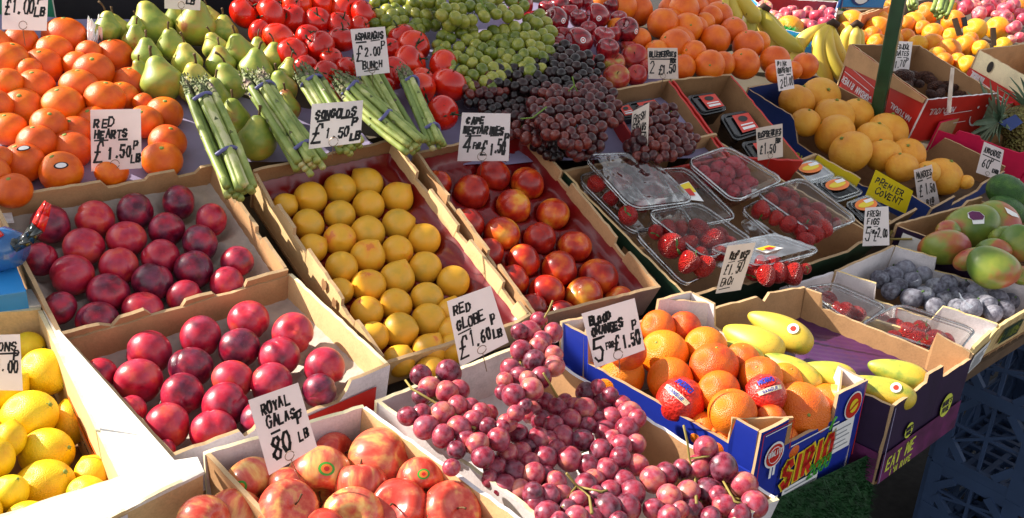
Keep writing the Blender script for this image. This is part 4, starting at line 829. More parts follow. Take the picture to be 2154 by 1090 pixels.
for i, (p, r) in enumerate(zip(pos, rad)):
    ax = nrm(CX*random.uniform(.5, 1)*random.choice((1, -1))+CY*random.uniform(-.1, .6)+FW*random.uniform(-.3, .3))
    if i == 0: ax = nrm(-CX+CY*.15)
    if i == 5: ax = nrm(CY*.9+CX*.2)
    o = place('mango', p, r*.92, axis=ax, label=mtx[i], cat='mango', group='mangoes')
    if i in (0, 1):
        from mathutils.bvhtree import BVHTree
        bv = BVHTree.FromPolygons([v.co for v in o.data.vertices], [p_.vertices for p_ in o.data.polygons]); inv = Matrix.LocRotScale(o.location, o.rotation_quaternion, o.scale).inverted()
        def skin(px, py, lift):
            l0 = inv @ V(C0); l1 = (inv @ V(C0+ray(px, py)))-l0; h = bv.ray_cast(l0, l1.normalized()); return h[0]+h[1]*lift if h[0] is not None else None
        px, py = (2052, 457) if i == 0 else (2126, 447)
        for nm, pts2, mt, lf in (('sticker', [(-17, -8), (-8, -12), (8, -10), (18, -2), (17, 14), (-6, 15), (-8, 6), (-16, 2)], 'white', .05), ('sticker_print', [(-16, -7), (-8, -11), (8, -9), (17, -1), (14, 6), (-6, 7), (-12, 3)], 'magenta_print', .07)) if i == 0 else (('sticker', [(-14, -10), (-2, -4), (12, 4), (16, 12), (2, 8), (-8, 2)], 'white', .05),):
            ring = [skin(px+x, py+y, lf) for x, y in pts2]; c0 = skin(px, py, lf)
            if all(q is not None for q in ring) and c0 is not None:
                mb = MB(); mb.add([c0]+ring, [(0, 1+k, 1+(k+1) % len(ring)) for k in range(len(ring))]); s_ = mb.build(nm, M[mt], None); s_.parent = o
for i, (p_, t_) in enumerate((((2134, 402, 36), 'dark green avocado at the picture edge above the mangoes'), ((2138, 442, 34), 'dark green avocado behind the rosy mango'))):
    p = PM.up(.02 if i else .04).at(*p_[:2]); o = place('avocado', p+FW*.03, p_[2]*depth(p)/FPX, axis=nrm(CX+CY*.6), label=t_, cat='avocado', group='avocados')

# ------------------------------------------------------------------ strawberries in clear punnets
def rloop(c, s, k=6, rad=.16):
    """rounded rectangle inside quad c, shrunk to s"""
    out = []; 
    for cx_, cy_, a0 in ((1-rad, rad, -90), (1-rad, 1-rad, 0), (rad, 1-rad, 90), (rad, rad, 180)):
        for j in range(k+1):
            a = R(a0+90*j/k); x, y = cx_+rad*math.cos(a), cy_+rad*math.sin(a); out.append((.5+(x-.5)*s, .5+(y-.5)*s))
    return [bil(c, x, y) for x, y in out]
def punnet(label, quad, plane, h, closed=True, name='punnet', lidlift=.008, sides='film', tagq=None, lid='film_lid'):
    c = [plane.at(*q) for q in quad]; n = plane.n; ctr = sum(c)/4; root = empty(name, V(ctr-n*h), label, 'punnet', 'strawberry punnets')
    lo = [rloop(c, s) for s in (.97, .93, .84, .78)]; hs = (0, -.25, -.8, -1); mb = MB(); k = len(lo[0])
    L = [[p+n*h*hh for p in l] for l, hh in zip(lo, hs)]
    for a, b in zip(L, L[1:]): mb.add(a+b, [(i, (i+1) % k, k+(i+1) % k, k+i) for i in range(k)])
    mb.add(L[-1], [tuple(range(k))]); mb.build('tub', M[sides], root, True)
    mb = MB(); l = rloop(c, 1.0); mb.tube(l+[l[0]], .0022, 6, cap=False); l2 = [p-n*.006 for p in rloop(c, .985)]; mb.tube(l2+[l2[0]], .0014, 5, cap=False); mb.build('rim', M['rimfilm'], root, True)
    if closed:
        mb = MB(); a, b = [p+n*.002 for p in rloop(c, .96)], [p+n*lidlift for p in rloop(c, .86)]; mb.add(a+b, [(i, (i+1) % k, k+(i+1) % k, k+i) for i in range(k)]); 
        nu = 14; vs = [bil(c, .07+.86*i/nu, .07+.86*j/nu)+n*(lidlift+.0016*math.sin(i*1.1+j*.6)*math.sin(j*.9)) for j in range(nu+1) for i in range(nu+1)]; w = nu+1
        mb.add(vs, [(j*w+i, j*w+i+1, (j+1)*w+i+1, (j+1)*w+i) for j in range(nu) for i in range(nu)]); mb.build('lid', M[lid], root, True)
    if tagq:
        q = [plane.up(lidlift+.003).at(*x) for x in tagq]; mb = MB(); mb.prism(q, n*.0006); t = mb.build('paper_label', M['white'], root)
        mb = MB(); mb.prism([bil(q, .05, .05)+n*.0012, bil(q, .95, .05)+n*.0012, bil(q, .95, .55)+n*.0012, bil(q, .05, .55)+n*.0012], n*.0004); mb.build('label_print', M['yellow'], t).matrix_parent_inverse = Matrix.Identity(4)
        b_ = [bil(q, .3, .35), bil(q, .7, .35), bil(q, .7, .75), bil(q, .3, .75)]; mb = MB(); mb.prism([x+n*.0022 for x in b_], n*.0003); mb.build('label_picture', M['red'], root)
    return root
straw_cr, c, n = crate('strawberry_crate', 'dark green cardboard crate stacked with clear strawberry punnets', PU.up(.0), [(1182, 358), (1500, 290), (1850, 500), (1447, 628)], .095, 'green_print', 'kraft', 'kraft_edge', profs={'B': [(0, 0), (.2, .002), (.8, 0), (.86, -.012), (1, -.012)], 'L': [(0, 0), (.5, .004), (.86, .004), (.9, 0), (1, 0)], 'F': [(0, 0), (.12, 0), (.16, .016), (.7, .018), (.76, 0), (1, 0)]}, mats={'L': ('green_print', 'kraft', 'kraft_pale')})
ol = outn(c[0], c[3], n, sum(c)/4); f3 = face(c[0], c[3], n, .095, ol); mb = MB(); rect(mb, f3, .55, .30, .80, .8); mb.build('faded_print', M['kraft_dark'], straw_cr)
PB = PU.up(-.020)
pun = [('clear punnet with a crumpled shining lid at the back corner of the crate', [(1226, 326), (1358, 322), (1462, 424), (1330, 440)], PU.up(.025), None),
 ('clear punnet with a yellow picture label, between the shining lid and the raspberries', [(1382, 356), (1445, 354), (1552, 458), (1460, 476)], PU.up(.01), [(1420, 392), (1448, 382), (1480, 424), (1446, 420)]),
 ('open-looking punnet of bright strawberries by the price card', [(1358, 446), (1470, 426), (1588, 508), (1484, 545)], PU.up(.02), None),
 ('punnet of raspberries nearest the torn brown flap', [(1444, 338), (1530, 308), (1650, 378), (1546, 424)], PU.up(.028), None),
 ('punnet full of small strawberries with an orange oval label', [(1588, 404), (1690, 374), (1806, 462), (1716, 494)], PU.up(.022), None),
 ('full strawberry punnet hanging over the front of the crate', [(1488, 522), (1628, 492), (1728, 528), (1600, 562)], PU.up(.022), [(1588, 524), (1615, 517), (1648, 522), (1612, 533)]),
 ('closed punnet of strawberries at the back of the white box', [(1690, 606), (1752, 597), (1866, 646), (1806, 690)], PSW.up(.012), None),
 ('closed punnet of pale strawberries at the front of the white box', [(1806, 684), (1890, 640), (2054, 694), (2010, 746)], PSW.up(.012), None)]
PR = []
for lb, q, pl, tg in pun: PR.append(punnet(lb, q, pl, .038, tagq=tg, lid='film_lid' if 'crumpled' in lb else 'film'))
# the under-layer of open tubs
for lb, q, pl in (('clear tub of strawberries under the shining lid', [(1212, 372), (1300, 350), (1400, 470), (1330, 490)], PU.up(-.006)), ('clear tub under the bright strawberries, at the crate wall', [(1335, 490), (1390, 480), (1500, 570), (1440, 600)], PU.up(-.008)), ('clear tub below the small strawberries', [(1560, 440), (1600, 420), (1710, 495), (1640, 512)], PU.up(-.004))): punnet(lb, q, pl, .035, False)
bz = [('strawberry', '245,280,55 340,370,48 455,500,62 530,190,45 545,430,42 670,400,36 420,260,55 380,210,40 600,250,40 640,320,42', 3.205, 1180, 300, PU.up(.006), 'strawberry under the shining crumpled lid'),
 ('strawberry', '640,600,48 720,590,58 735,690,82 810,580,45 920,590,75 860,680,58 1010,670,82 860,810,68 970,830,68 1060,750,52 1130,690,50 1080,620,45 930,760,50', 3.205, 1180, 300, PU.up(.010), 'bright strawberry by the price card'),
 ('strawberry', '440,150,65 520,80,50 595,40,62 665,60,55 550,220,52 640,130,60 690,95,42 765,100,46 640,260,62 790,185,62 700,190,48 865,145,56 850,240,75 760,250,56 920,215,52 1010,250,42 910,300,72 780,380,62 740,310,52 845,330,62 600,170,45', 3.633, 1480, 400, PU.up(.012), 'small strawberry under the orange label'),
 ('strawberry', '390,620,62 480,660,72 560,640,78 620,600,62 680,640,74 440,560,55 540,560,58 770,600,42', 3.633, 1480, 400, PU.up(.010), 'strawberry in the overhanging punnet'),
 ('strawberry', '925,860,75 850,900,52 1080,940,68 1180,950,62 1010,900,50', 3.633, 1480, 400, PSW.up(-.006), 'strawberry in the back white-box punnet'),
 ('strawberry', '1250,810,48 1320,845,58 1390,820,46 1380,885,56 1470,870,58 1540,875,36 1240,860,40 1440,900,40', 2.596, 1400, 380, PSW.up(-.006), 'pale strawberry in front white-box punnet'),
 ('raspberry', '1370,820,55 1500,800,76 1650,760,74 1590,850,70 1720,850,72 1450,900,66 1560,930,64 1780,930,62 1690,960,70 1830,940,46 1640,1020,60 1400,870,48 1700,780,56 1760,1010,50', 4.541, 1180, 180, PU.up(.008), 'raspberry in the clear punnet')]
for kd, s, sc, ox_, oy_, pl, ds in bz:
    pts = conv(s, sc, ox_, oy_); pos, rad = relax(pts, pl, .85); rcs = rows_of(pts, .3, np.mean([p[2] for p in pts])*1.0)
    for p, r, rc in zip(pos, rad, rcs):
        ax = nrm(np.array([random.gauss(0, .7), random.gauss(.2, .7), random.gauss(.1, .6)])); o = place(kd, p, r*1.06, axis=ax, label=ds+', '+rc_words(rc), cat=kd, group=ds.split(' in ')[0]+' cluster')
        if kd == 'strawberry': part(o, C_['straw_calyx'])
# orange-labelled berry packs and dark packs
def pack(label, quad, plane, h, lab, cat='fruit pack'):
    c = [plane.at(*q) for q in quad]; n = plane.n; root = empty('berry_pack', V(sum(c)/4-n*h), label, cat, 'dark berry packs'); mb = MB(); k = 28
    L = [[p+n*z for p in rloop(c, s)] for s, z in ((1.0, 0), (.97, -.006), (.90, -.010), (.80, -h))]
    for a, b in zip(L, L[1:]): mb.add(a+b, [(i, (i+1) % k, k+(i+1) % k, k+i) for i in range(k)])
    mb.add(L[-1], [tuple(range(k))]); mb.build('tub', M['black_tub'], root, True)
    mb = MB(); l = [p+n*.003 for p in rloop(c, .99)]; mb.tube(l+[l[0]], .002, 6, cap=False); l = [p+n*.006 for p in rloop(c, .82)]; mb.tube(l+[l[0]], .0016, 6, cap=False); mb.add([p+n*.004 for p in rloop(c, .97)], [tuple(range(k))]); mb.build('lid', M['black_tub' if lab == 'red' else 'film'], root, True)
    f = lambda x, y, l=0: bil(c, x, 1-y)+n*(.0075+l)
    mb = MB()
    if lab == 'red':
        rect(mb, f, .34, .16, .94, .86); mb.build('red_label', M['label_red'], root)
        mb = MB(); disc(mb, f, .62, .66, .16, .12, 0, .0006); mb.build('label_picture', M['ink'], root)
        mb = MB(); rect(mb, f, .42, .24, .86, .34, 0, .0006); rect(mb, f, .42, .40, .86, .45, 0, .0006); mb.build('label_print', M['white'], root)
    else:
        disc(mb, f, .5, .62, .40, .26); mb.build('oval_label', M['orange_pr'], root); mb = MB(); disc(mb, f, .5, .62, .30, .12, 0, .0006); mb.build('label_picture', M['yellow'], root); mb = MB(); rect(mb, f, .52, .66, .84, .80, 0, .0010); mb.build('label_print', M['white'], root)
    return root
cr, c, n = crate('berry_crate', 'open brown crate of blackberry packs behind the red grapes', PU.up(.008), [(1272, 191), (1407, 166), (1530, 332), (1372, 366)], .075, 'red_print', 'kraft_dark', 'red_print', mats={'B': ('kraft', 'kraft_dark', 'kraft_edge')})
cr, c, n = crate('berry_crate', 'brown crate with two red-labelled black packs beside the grapefruits', PU.up(.008), [(1412, 166), (1537, 156), (1690, 340), (1535, 330)], .075, 'red_print', 'kraft_dark', 'red_print', mats={'B': ('kraft', 'kraft_dark', 'kraft_edge')})
for lb, q in (('black berry pack at the back of the open crate by the thin price card', [(1310, 222), (1372, 210), (1408, 248), (1344, 262)]), ('red-labelled pack showing beyond the price card', [(1288, 232), (1318, 222), (1340, 250), (1300, 256)]), ('upper of two red-labelled black packs', [(1442, 206), (1500, 198), (1528, 234), (1474, 246)]), ('lower of two red-labelled black packs beside the raspberry card', [(1512, 246), (1570, 236), (1602, 282), (1544, 300)]), ('black pack under the raspberry price card', [(1556, 304), (1612, 296), (1640, 345), (1590, 352)]), ('red-labelled pack low in the crate behind dark grapes', [(1400, 300), (1440, 292), (1462, 322), (1416, 330)])):
    pack(lb, q, PU.up(-.012), .035, 'red')
cr, c, n = crate('pack_crate', 'crate of covered berry packs with orange oval labels below the blue box', PU.up(-.02), [(1652, 345), (1716, 322), (1930, 440), (1836, 492)], .07, 'kraft_dark', 'kraft_dark', 'kraft_edge', mats={'B': ('kraft', 'kraft', 'kraft_edge'), 'R': ('kraft_dark', 'yellow', 'kraft_edge')}, profs={'R': [(0, 0), (.45, 0), (.47, .05), (1, .05)]})
for lb, q in (('covered pack with the orange oval label at the crate back', [(1656, 352), (1712, 338), (1758, 372), (1700, 390)]), ('covered pack with the orange oval label midway along the crate', [(1712, 388), (1766, 372), (1816, 408), (1758, 428)]), ('covered pack with an orange label behind the figs price card', [(1776, 430), (1826, 412), (1872, 452), (1816, 470)])):
    pack(lb, q, PU.up(-.028), .03, 'oval')

# ------------------------------------------------------------------ grapefruits, dates, pineapple
cr, c, n = crate('grapefruit_box', 'long dark blue printed box of grapefruits with raised ends', PG, [(1573, 183), (1713, 157), (2120, 352), (1962, 440)], .13, 'navy_print', 'kraft_dark', 'kraft_edge', profs={
  'L': [(0, 0), (.19, 0), (.26, .040), (.30, .046), (.66, .050), (.72, .006), (.75, 0), (1, .004)], 'R': [(0, 0), (.34, .002), (.36, .028), (.40, .05), (.66, .05), (.70, .0), (1, 0)], 'F': [(0, .012), (.32, .012), (.34, .028), (.70, .026), (.72, 0), (1, 0)], 'B': [(0, 0), (1, 0)]}, mats={'B': ('navy_print', 'navy_print', 'kraft_edge')})
ctr = sum(c)/4; ol = outn(c[0], c[3], n, ctr); ff = face(c[0], c[3], n, .13, ol); T = np.linalg.norm(c[3]-c[0])/.13; fw = lambda x, y, l=0: ff(x/T, y, l)
mb = MB(); text_mb(mb, 'LOVE', fw, .32*T, .34, .13, .13*T, .03, .1); text_mb(mb, 'LOVE', fw, .53*T, .30, .13, .13*T, .03, .1); mb.build('printed_words', M['lime'], cr)
mb = MB(); text_mb(mb, 'LIFE', fw, .44*T, .32, .13, .10*T, .03, .1); mb.build('green_word', M['green'], cr)
gf = conv('845,530,102 715,555,94 765,670,78 920,640,102 1040,625,88 925,735,106 1010,830,110 1135,760,97 1210,720,106 1190,850,92 1320,850,92 1290,915,82 1510,965,102 1640,995,40 1430,945,64 880,600,60', 2.596, 1400, 0)
o, pos, rad = put_fruit('grapefruit', gf, PG, -.012, 'yellow grapefruit in blue box', 'grapefruit', 'grapefruits', .4, heap=True, relax_k=.88, tilt=1.2, children=[C_['button_o']], gapk=.8, k=1.07)
crd, c, n = crate('date_box', 'red printed cardboard box of dark dates with raised brown flaps', PD, [(1791, 93), (1934, 95), (2098, 197), (1953, 210)], .12, 'red_print', 'kraft_dark', 'kraft_edge', mats={'R': ('red_print', 'kraft_dark', 'kraft_edge'), 'F': ('red_print', 'kraft', 'white_card')})
ctr = sum(c)/4; ol = outn(c[0], c[3], n, ctr)
a, b = c[0]+ol*.003, c[3]+ol*.003; mb = MB(); mb.prism([a, b-(b-a)*.01, b-(b-a)*.02-n*.012, a+(b-a)*.02-n*.055], ol*.004); mb.build('folded_flap', M['kraft'], crd)
ff = face(c[0], c[3], n, .12, ol); T = np.linalg.norm(c[3]-c[0])/.12; fw = lambda x, y, l=0: ff(x/T, y, l); up_ = lambda x, y, l=0: fw(T-x, .62-y, l)
mb = MB(); text_mb(mb, 'JORDAN RIVER', up_, .55*T, .30, .13, .40*T, .025, .1, .15); text_mb(mb, 'NATURAL', up_, .08*T, .12, .10, .26*T, .02, 0); stroke(mb, [np.array((.05*T, .58)), np.array((.6*T, .50))], fw, .012); stroke(mb, [np.array((.05*T, .42)), np.array((.4*T, .40))], fw, .012); mb.build('printed_words', M['white_card'], crd)
ol = outn(c[3], c[2], n, ctr); ff = face(c[3], c[2], n, .12, ol); T = np.linalg.norm(c[2]-c[3])/.12; fw = lambda x, y, l=0: ff(x/T, y, l); up_ = lambda x, y, l=0: fw(T-x, .9-y, l)
mb = MB(); text_mb(mb, 'MEDJOUL', up_, .55*T, .12, .12, .38*T, .02, 0); stroke(mb, [np.array((.33*T, .62)), np.array((.72*T, .66))], fw, .014); stroke(mb, [np.array((.33*T, .38)), np.array((.7*T, .42))], fw, .014)
stroke(mb, [np.array((.86*T+.11*T*math.cos(t), .55+.26*math.sin(t))) for t in np.linspace(3.3, 6.1, 12)], fw, .03); disc(mb, fw, .80*T, .72, .03, .03); disc(mb, fw, .92*T, .74, .03, .03); mb.build('printed_words', M['white_card'], crd)
dt = []
rs = np.random.RandomState(5)
for i in range(46):
    u, v = rs.uniform(1895, 2035), 0; v = rs.uniform(150+(u-1895)*.18, 205) if u < 1960 else rs.uniform(152+(u-1895)*.18, 200)
    if all(math.hypot(u-q[0], (v-q[1])*1.4) > 11 for q in dt): dt.append((u, v, rs.uniform(9, 12)))
pos, rad = relax(dt, PD.up(-.045), .75); rcs = rows_of(dt, .1, 10)
for p, r, rc in zip(pos, rad, rcs):
    o = place('date', p, r*.95, axis=nrm(np.random.normal(size=3)*np.array([1, 1, .4])), label='wrinkled date in red box, '+rc_words(rc), cat='date', group='dates')
o = place('date', PD.up(.0).at(1902, 158), .016, axis=nrm(CX+CY*.1), label='largest black date lying on the box floor under the price card', cat='date', group='dates')
pa, c, n = crate('pineapple_box', 'bright pink printed box holding pineapples behind the grapefruit box', PG.up(.02), [(2003, 250), (2240, 180), (2330, 320), (1984, 258)] if False else [(1976, 257), (2190, 196), (2330, 330), (2180, 330)], .13, 'pink_print', 'kraft', 'pink_print', profs={'L': [(0, 0), (.10, 0), (.14, .006), (.55, .008), (.58, 0), (.80, .004), (.82, .018), (1, .02)]})
ctr = sum(c)/4; ol = outn(c[0], c[3], n, ctr); ff = face(c[0], c[3], n, .13, ol); T = np.linalg.norm(c[3]-c[0])/.13; fw = lambda x, y, l=0: ff(x/T, y, l)
def heart(s, cx, cy): return [fw(cx+s*.062*16*math.sin(t)**3, cy+s*.062*(13*math.cos(t)-5*math.cos(2*t)-2*math.cos(3*t)-math.cos(4*t)), 0) for t in np.linspace(0, 6.2832, 33)[:-1]]
for s, m_, l in ((.34, 'white', .0), (.31, 'pink_print', .0006), (.26, 'red_print', .0012)): mb = MB(); mb.add([p+ol*l for p in heart(s, .42*T, .42)], [tuple(range(32))]); mb.build('heart_print', M[m_], pa)
mb = MB(); rect(mb, fw, .86*T, .1, .98*T, .5); rect(mb, fw, .70*T, .52, .78*T, .62); mb.build('paper_label', M['white'], pa)
for i, (u, v, dd, lb) in enumerate(((2126, 258, (-.85, .1), 'pineapple lying in the pink box with its leaves toward the dates'), (2165, 262, (.3, -1), 'second pineapple at the picture edge, its grey-green crown upright'))):
    p = PG.up(.03).at(u, v); root = empty('pineapple', V(p), lb, 'pineapple', 'pineapples'); ax = nrm(CX*dd[0]+CY*dd[1]+np.array([0, 0, .25]))
    me = sph('pineapple_body', 26, 18, f_ell(1.35, .3, .01), M['pine_skin']); b_ = bpy.data.objects.new('body', me); link(b_, root); b_.rotation_mode = 'QUATERNION'; b_.rotation_quaternion = V(ax).to_track_quat('Z', 'Y'); b_.scale = (.05,)*3; b_.location = V(-ax*.04)
    mb = MB(); q = V(ax).to_track_quat('Z', 'Y')
    for k in range(34):
        a = k*2.4; L = .06+.045*(k % 5)/4; sp = .35+.75*(1-k/34); d = np.array([math.cos(a)*sp, math.sin(a)*sp, 1]); d = nrm(d); t = nrm(np.cross(d, (0, 0, 1))); w_ = .009; pr = None
        for (f_, ww) in ((0, 1), (.4, 1), (.75, .6), (1, .03)):
            cc = d*L*f_+np.array([math.cos(a), math.sin(a), -.4])*.035*f_*f_+np.array([0, 0, .02]); e = [np.array(q @ V(x))+p for x in (cc-t*w_*ww, cc+np.array([math.cos(a), math.sin(a), 0])*(-.003), cc+t*w_*ww)]
            if pr: mb.quad(pr[0], e[0], e[1], pr[1]); mb.quad(pr[1], e[1], e[2], pr[2])
            pr = e
    mb.build('leaf_crown', M['pine_leaf'], root, True)
    if i == 0: mb = MB(); f_ = lambda x, y, l=0: p+towards_cam(p)*.06+CX*x+CY*y; mb.add([f_(-.03, .0), f_(.012, -.02), f_(.03, .0), (f_(.0, .02))], [(0, 1, 2, 3)]); mb.build('paper_tag', M['navy_print'], root)

# ------------------------------------------------------------------ the heaps at the back
ss = conv('115,245,103 375,215,122 60,340,103 305,305,108 245,385,112 510,300,72 655,325,106 540,410,110 35,480,92 205,505,112 455,500,110 750,485,106 130,620,116 360,610,120 600,570,112 700,555,92 50,740,102 280,720,102 210,820,110 430,760,98 540,710,106 405,860,118 0,905,70 130,935,122 350,985,122 75,1095,105 830,700,98 945,650,100 960,815,106 930,920,112 640,985,92 820,590,58 440,370,80 640,830,85 165,400,70 -40,610,110 -60,1000,110 -50,250,100', 2.725, 0, 0)
o, pos, rad = put_fruit('satsuma', ss, PH, -.012, 'orange satsuma in the heap', 'satsuma', 'satsumas', -.05, heap=True, relax_k=.86, axisf=lambda i, p: nrm(np.array([random.uniform(-.35, .35), random.uniform(-.35, .35), 1])+towards_cam(p)*.35), children=[C_['button']], gapk=.75, k=1.02)
for i, dv in ((23, (.05, -.75)), (24, (.0, -.25))):
    mb = MB(); nn = nrm(towards_cam(pos[i])+CX*dv[0]*1.2+CY*dv[1]*1.2); e1 = nrm(np.cross(np.array([0, 0, 1.]), nn)); e2 = np.cross(nn, e1); inv = Matrix.LocRotScale(o[i].location, o[i].rotation_quaternion, o[i].scale).inverted(); r = rad[i]
    P2 = lambda x, y, l: inv @ V(pos[i]+(lambda v: v/np.linalg.norm(v))(nn+e1*x+e2*y)*r*(1.0+l))
    for nm, k_, mt, l in (('sticker', 1, 'ink', .0), ('sticker_print', .72, 'white', .012)):
        mb = MB(); mb.add([P2(0, 0, l)]+[P2(.33*k_*math.cos(t), .16*k_*math.sin(t), l) for t in np.linspace(0, 6.283, 17)[:-1]], [(0, 1+q, 1+(q+1) % 16) for q in range(16)]); s_ = mb.build(nm, M[mt], None, True); s_.parent = o[i]
pe = conv('615,175,78 682,185,76 775,245,74 875,165,112 1125,160,112 845,335,84 930,480,116 1075,365,84 985,275,82 1130,505,108 1320,490,95 1265,375,82 1375,310,88 1240,285,72 1285,190,74 1465,410,96 1480,300,62 1565,340,70 1660,420,66 1620,520,86 1230,570,90 1340,690,92 1470,820,112 1640,630,82 1020,110,72 1210,110,56 815,430,66 780,160,50', 2.725, 0, 0)
sp_ = {24: 'bright yellow pear between two green ones', 2: 'russet brown pear at the back', 10: 'russet brown pear beside the asparagus', 13: 'small brown pear', 4: 'large round green pear', 3: 'large smooth green pear', 22: 'large green pear under the asparagus'}
o, pos, rad = put_fruit('pear', pe, PH, -.01, 'green pear with woody stalk', 'pear', 'pears', -.1, heap=True, relax_k=.84, axisf=lambda i, p: nrm(np.array([random.uniform(-.35, .35), random.uniform(-.35, .35), 1])+VIEWUP*.4), children=[C_['pear_stalk']], gapk=.8, k=1.07, special=sp_)
to = conv('195,105,105 395,115,112 555,155,106 640,40,82 790,30,92 755,160,95 980,70,112 1110,110,95 310,245,82 455,300,112 560,410,106 690,290,92 770,360,112 940,300,95 925,190,90 660,515,86 820,580,102 990,520,82 1080,200,72 920,680,78 1400,280,96 1490,355,112 1460,480,120 1310,370,72 1340,560,112 1720,510,116 1760,650,130 1540,680,112 1710,865,120 1270,665,72 460,10,80 560,40,70 300,0,70 860,450,80 1560,600,80 880,10,80', 3.634, 460, 0)
o, pos, rad = put_fruit('tomato', to, PH, .004, 'glossy red tomato', 'tomato', 'tomatoes', -.05, heap=True, relax_k=.84, axisf=lambda i, p: nrm(np.random.normal(size=3)*.55+np.array([.3, 0, .3])+towards_cam(p)*.45), children=[C_['tom_calyx']], gapk=.75, k=1.15)
ra = conv('620,60,118 950,205,130 1345,160,125 1170,400,140 1630,300,126 1400,370,112 1440,480,112 985,60,100 1130,40,84 730,190,92 960,400,84 960,500,92 1160,180,86 1240,40,70 1080,120,86 1020,330,84 1260,290,84 1490,330,84 1550,190,84 1480,60,80 860,90,84', 4.541, 960, 0)
stA = mk_sticker(f_apple(1.02, .4, .16), 1.35, .6, .20, ('white', 'label_red', 'white'))
o, pos, rad = put_fruit('red_apple', ra, PH, .0, 'deep red apple at the back', 'apple', 'deep red apples', -.05, heap=True, relax_k=.85, axisf=lambda i, p: nrm(np.array([random.uniform(-.4, .4), random.uniform(-.4, .4), 1])), children=[C_['apple_stalk']], name='red_apple', gapk=.8)
for i, d in ((1, (.55, -.05)), (2, (.12, .12)), (3, (.25, -.1)), (4, (.75, 0))): aim_sticker(o[i], stA, 1.35, .6, towards_cam(pos[i])+CX*d[0]*1.1+CY*d[1]*1.1)
rp = conv('1300,620,100 1500,605,112 1700,550,130 1530,745,130 1720,725,106 1335,785,84 1640,450,80 1820,640,70', 4.541, 960, 0)
put_fruit('rosy_apple', rp, PH, -.02, 'rosy apple by the dark grapes', 'apple', 'rosy apples', -.05, heap=True, relax_k=.85, axisf=lambda i, p: nrm(np.array([random.uniform(-.6, .6), random.uniform(-.6, .6), 1])+towards_cam(p)*.6), children=[C_['apple_stalk']], name='rosy_apple')
og = conv('100,50,85 25,110,64 120,155,85 210,130,62 245,95,66 270,220,86 50,250,92 155,290,70 370,170,76 450,250,86 510,230,62 240,360,86 310,350,70 430,350,86 595,330,82 600,400,56 90,370,76 695,385,52 760,360,74 20,50,62 75,20,62 370,150,60 180,40,60', 2.596, 1400, 0)+[(1300, 58, 24), (1395, 50, 34), (1428, 92, 36), (1340, 22, 34), (1310, 15, 30), (1462, 62, 28), (1460, 20, 30), (1510, 35, 32), (1345, 85, 26), (1380, 110, 26), (1420, 10, 26), (1265, 5, 26), (1495, 8, 24)]
o, pos, rad = put_fruit('orange', og, PH, -.012, 'orange in heap by the bananas', 'orange', 'oranges in the middle heap', 0, heap=True, relax_k=.86, tilt=1.3, children=[C_['button_o']], gapk=.8)
# bunches of seedless grapes
def cluster(kind, u, v, ru, rv, r, label, group, plane=PH, off=0, bul=.05, stems=(), seed=0, sq=1.24):
    rs = np.random.RandomState(seed); pts = []
    for _ in range(4000):
        a, q = rs.uniform(0, 6.283), math.sqrt(rs.uniform(0, 1)); x, y = q*math.cos(a), q*math.sin(a); wob = 1+.16*math.sin(3*a+seed)+.1*math.sin(5*a+2*seed); rr = r*rs.uniform(.85, 1.12)
        uu, vv = u+ru*x*wob, v+rv*y*wob
        if all(math.hypot(uu-p[0], vv-p[1]) > sq*r for p in pts): pts.append((uu, vv, rr))
        if len(pts) >= 96: break
    zz = np.array([depth(plane.up(off).at(*p[:2])) for p in pts]); bulge = np.array([bul*math.sqrt(max(0, 1-((p[0]-u)/ru)**2*.7-((p[1]-v)/rv)**2*.7)) for p in pts])
    pos, rad = relax(pts, plane.up(off), .84, 70, bulge); ctr = np.mean(pos, 0); root = empty('grape_bunch', V(ctr), label, 'grapes', group)
    for p, q in zip(pos, rad): o = place(kind, p, q*1.08, axis=nrm(np.random.normal(size=3)), name='grape'); o.parent = root; o.location = V(p-ctr)
    mb = MB(); st_ = [ctr+FW*.03+CX*(-ru*.6/FPX*2), ctr+FW*.015, ctr+FW*.03+CX*(ru*.6/FPX*2)]; mb.tube(st_, .003, 6)
    for i in range(0, len(pos), 3): mb.tube([ctr+FW*.02+(pos[i]-ctr)*.3, pos[i]], .0013, 4)
    for s in stems: mb.tube([C0+ray(a_, b_)*(depth(ctr)-bul*.8-d) for a_, b_, d in s], .0012, 6)
    mb.build('stem', M['stem_green'], root, True)
cluster('grape_green', 858, 28, 84, 44, 12.6, 'shaded green grape bunch above the tomatoes', 'green grape bunches', off=-.01, seed=1)
cluster('grape_green', 1000, 12, 98, 36, 12.6, 'sunlit green grape bunch at the very top', 'green grape bunches', off=.03, seed=2, stems=[[(1008, -10, .02), (1014, 8, .01), (1030, 30, .0)]])
cluster('grape_green', 1022, 118, 104, 66, 12.6, 'large green grape bunch in the middle above the dark grapes', 'green grape bunches', off=-.005, bul=.06, seed=3)
cluster('grape_green', 1112, 95, 52, 58, 12.6, 'green grape bunch against the deep red apples', 'green grape bunches', off=.01, seed=4)
cluster('grape_green', 958, 150, 26, 34, 11, 'small green grape bunch by the tomatoes', 'green grape bunches', off=-.01, bul=.03, seed=5)
cluster('grape_dark', 1120, 150, 95, 48, 11.2, 'dark purple grape bunch just below the green grapes', 'dark grape bunches', off=.0, seed=6)
cluster('grape_red', 1025, 172, 58, 34, 10, 'dusky red grape bunch beside the big tomatoes', 'dark grape bunches', off=.0, bul=.03, seed=7)
cluster('grape_dark', 1205, 145, 52, 46, 11, 'blackest grape bunch next to the rosy apples', 'dark grape bunches', off=.01, seed=8)
cluster('grape_dark', 1060, 210, 82, 36, 10, 'black grape bunch in deep shade above the nectarine card', 'dark grape bunches', off=-.01, bul=.03, seed=9)
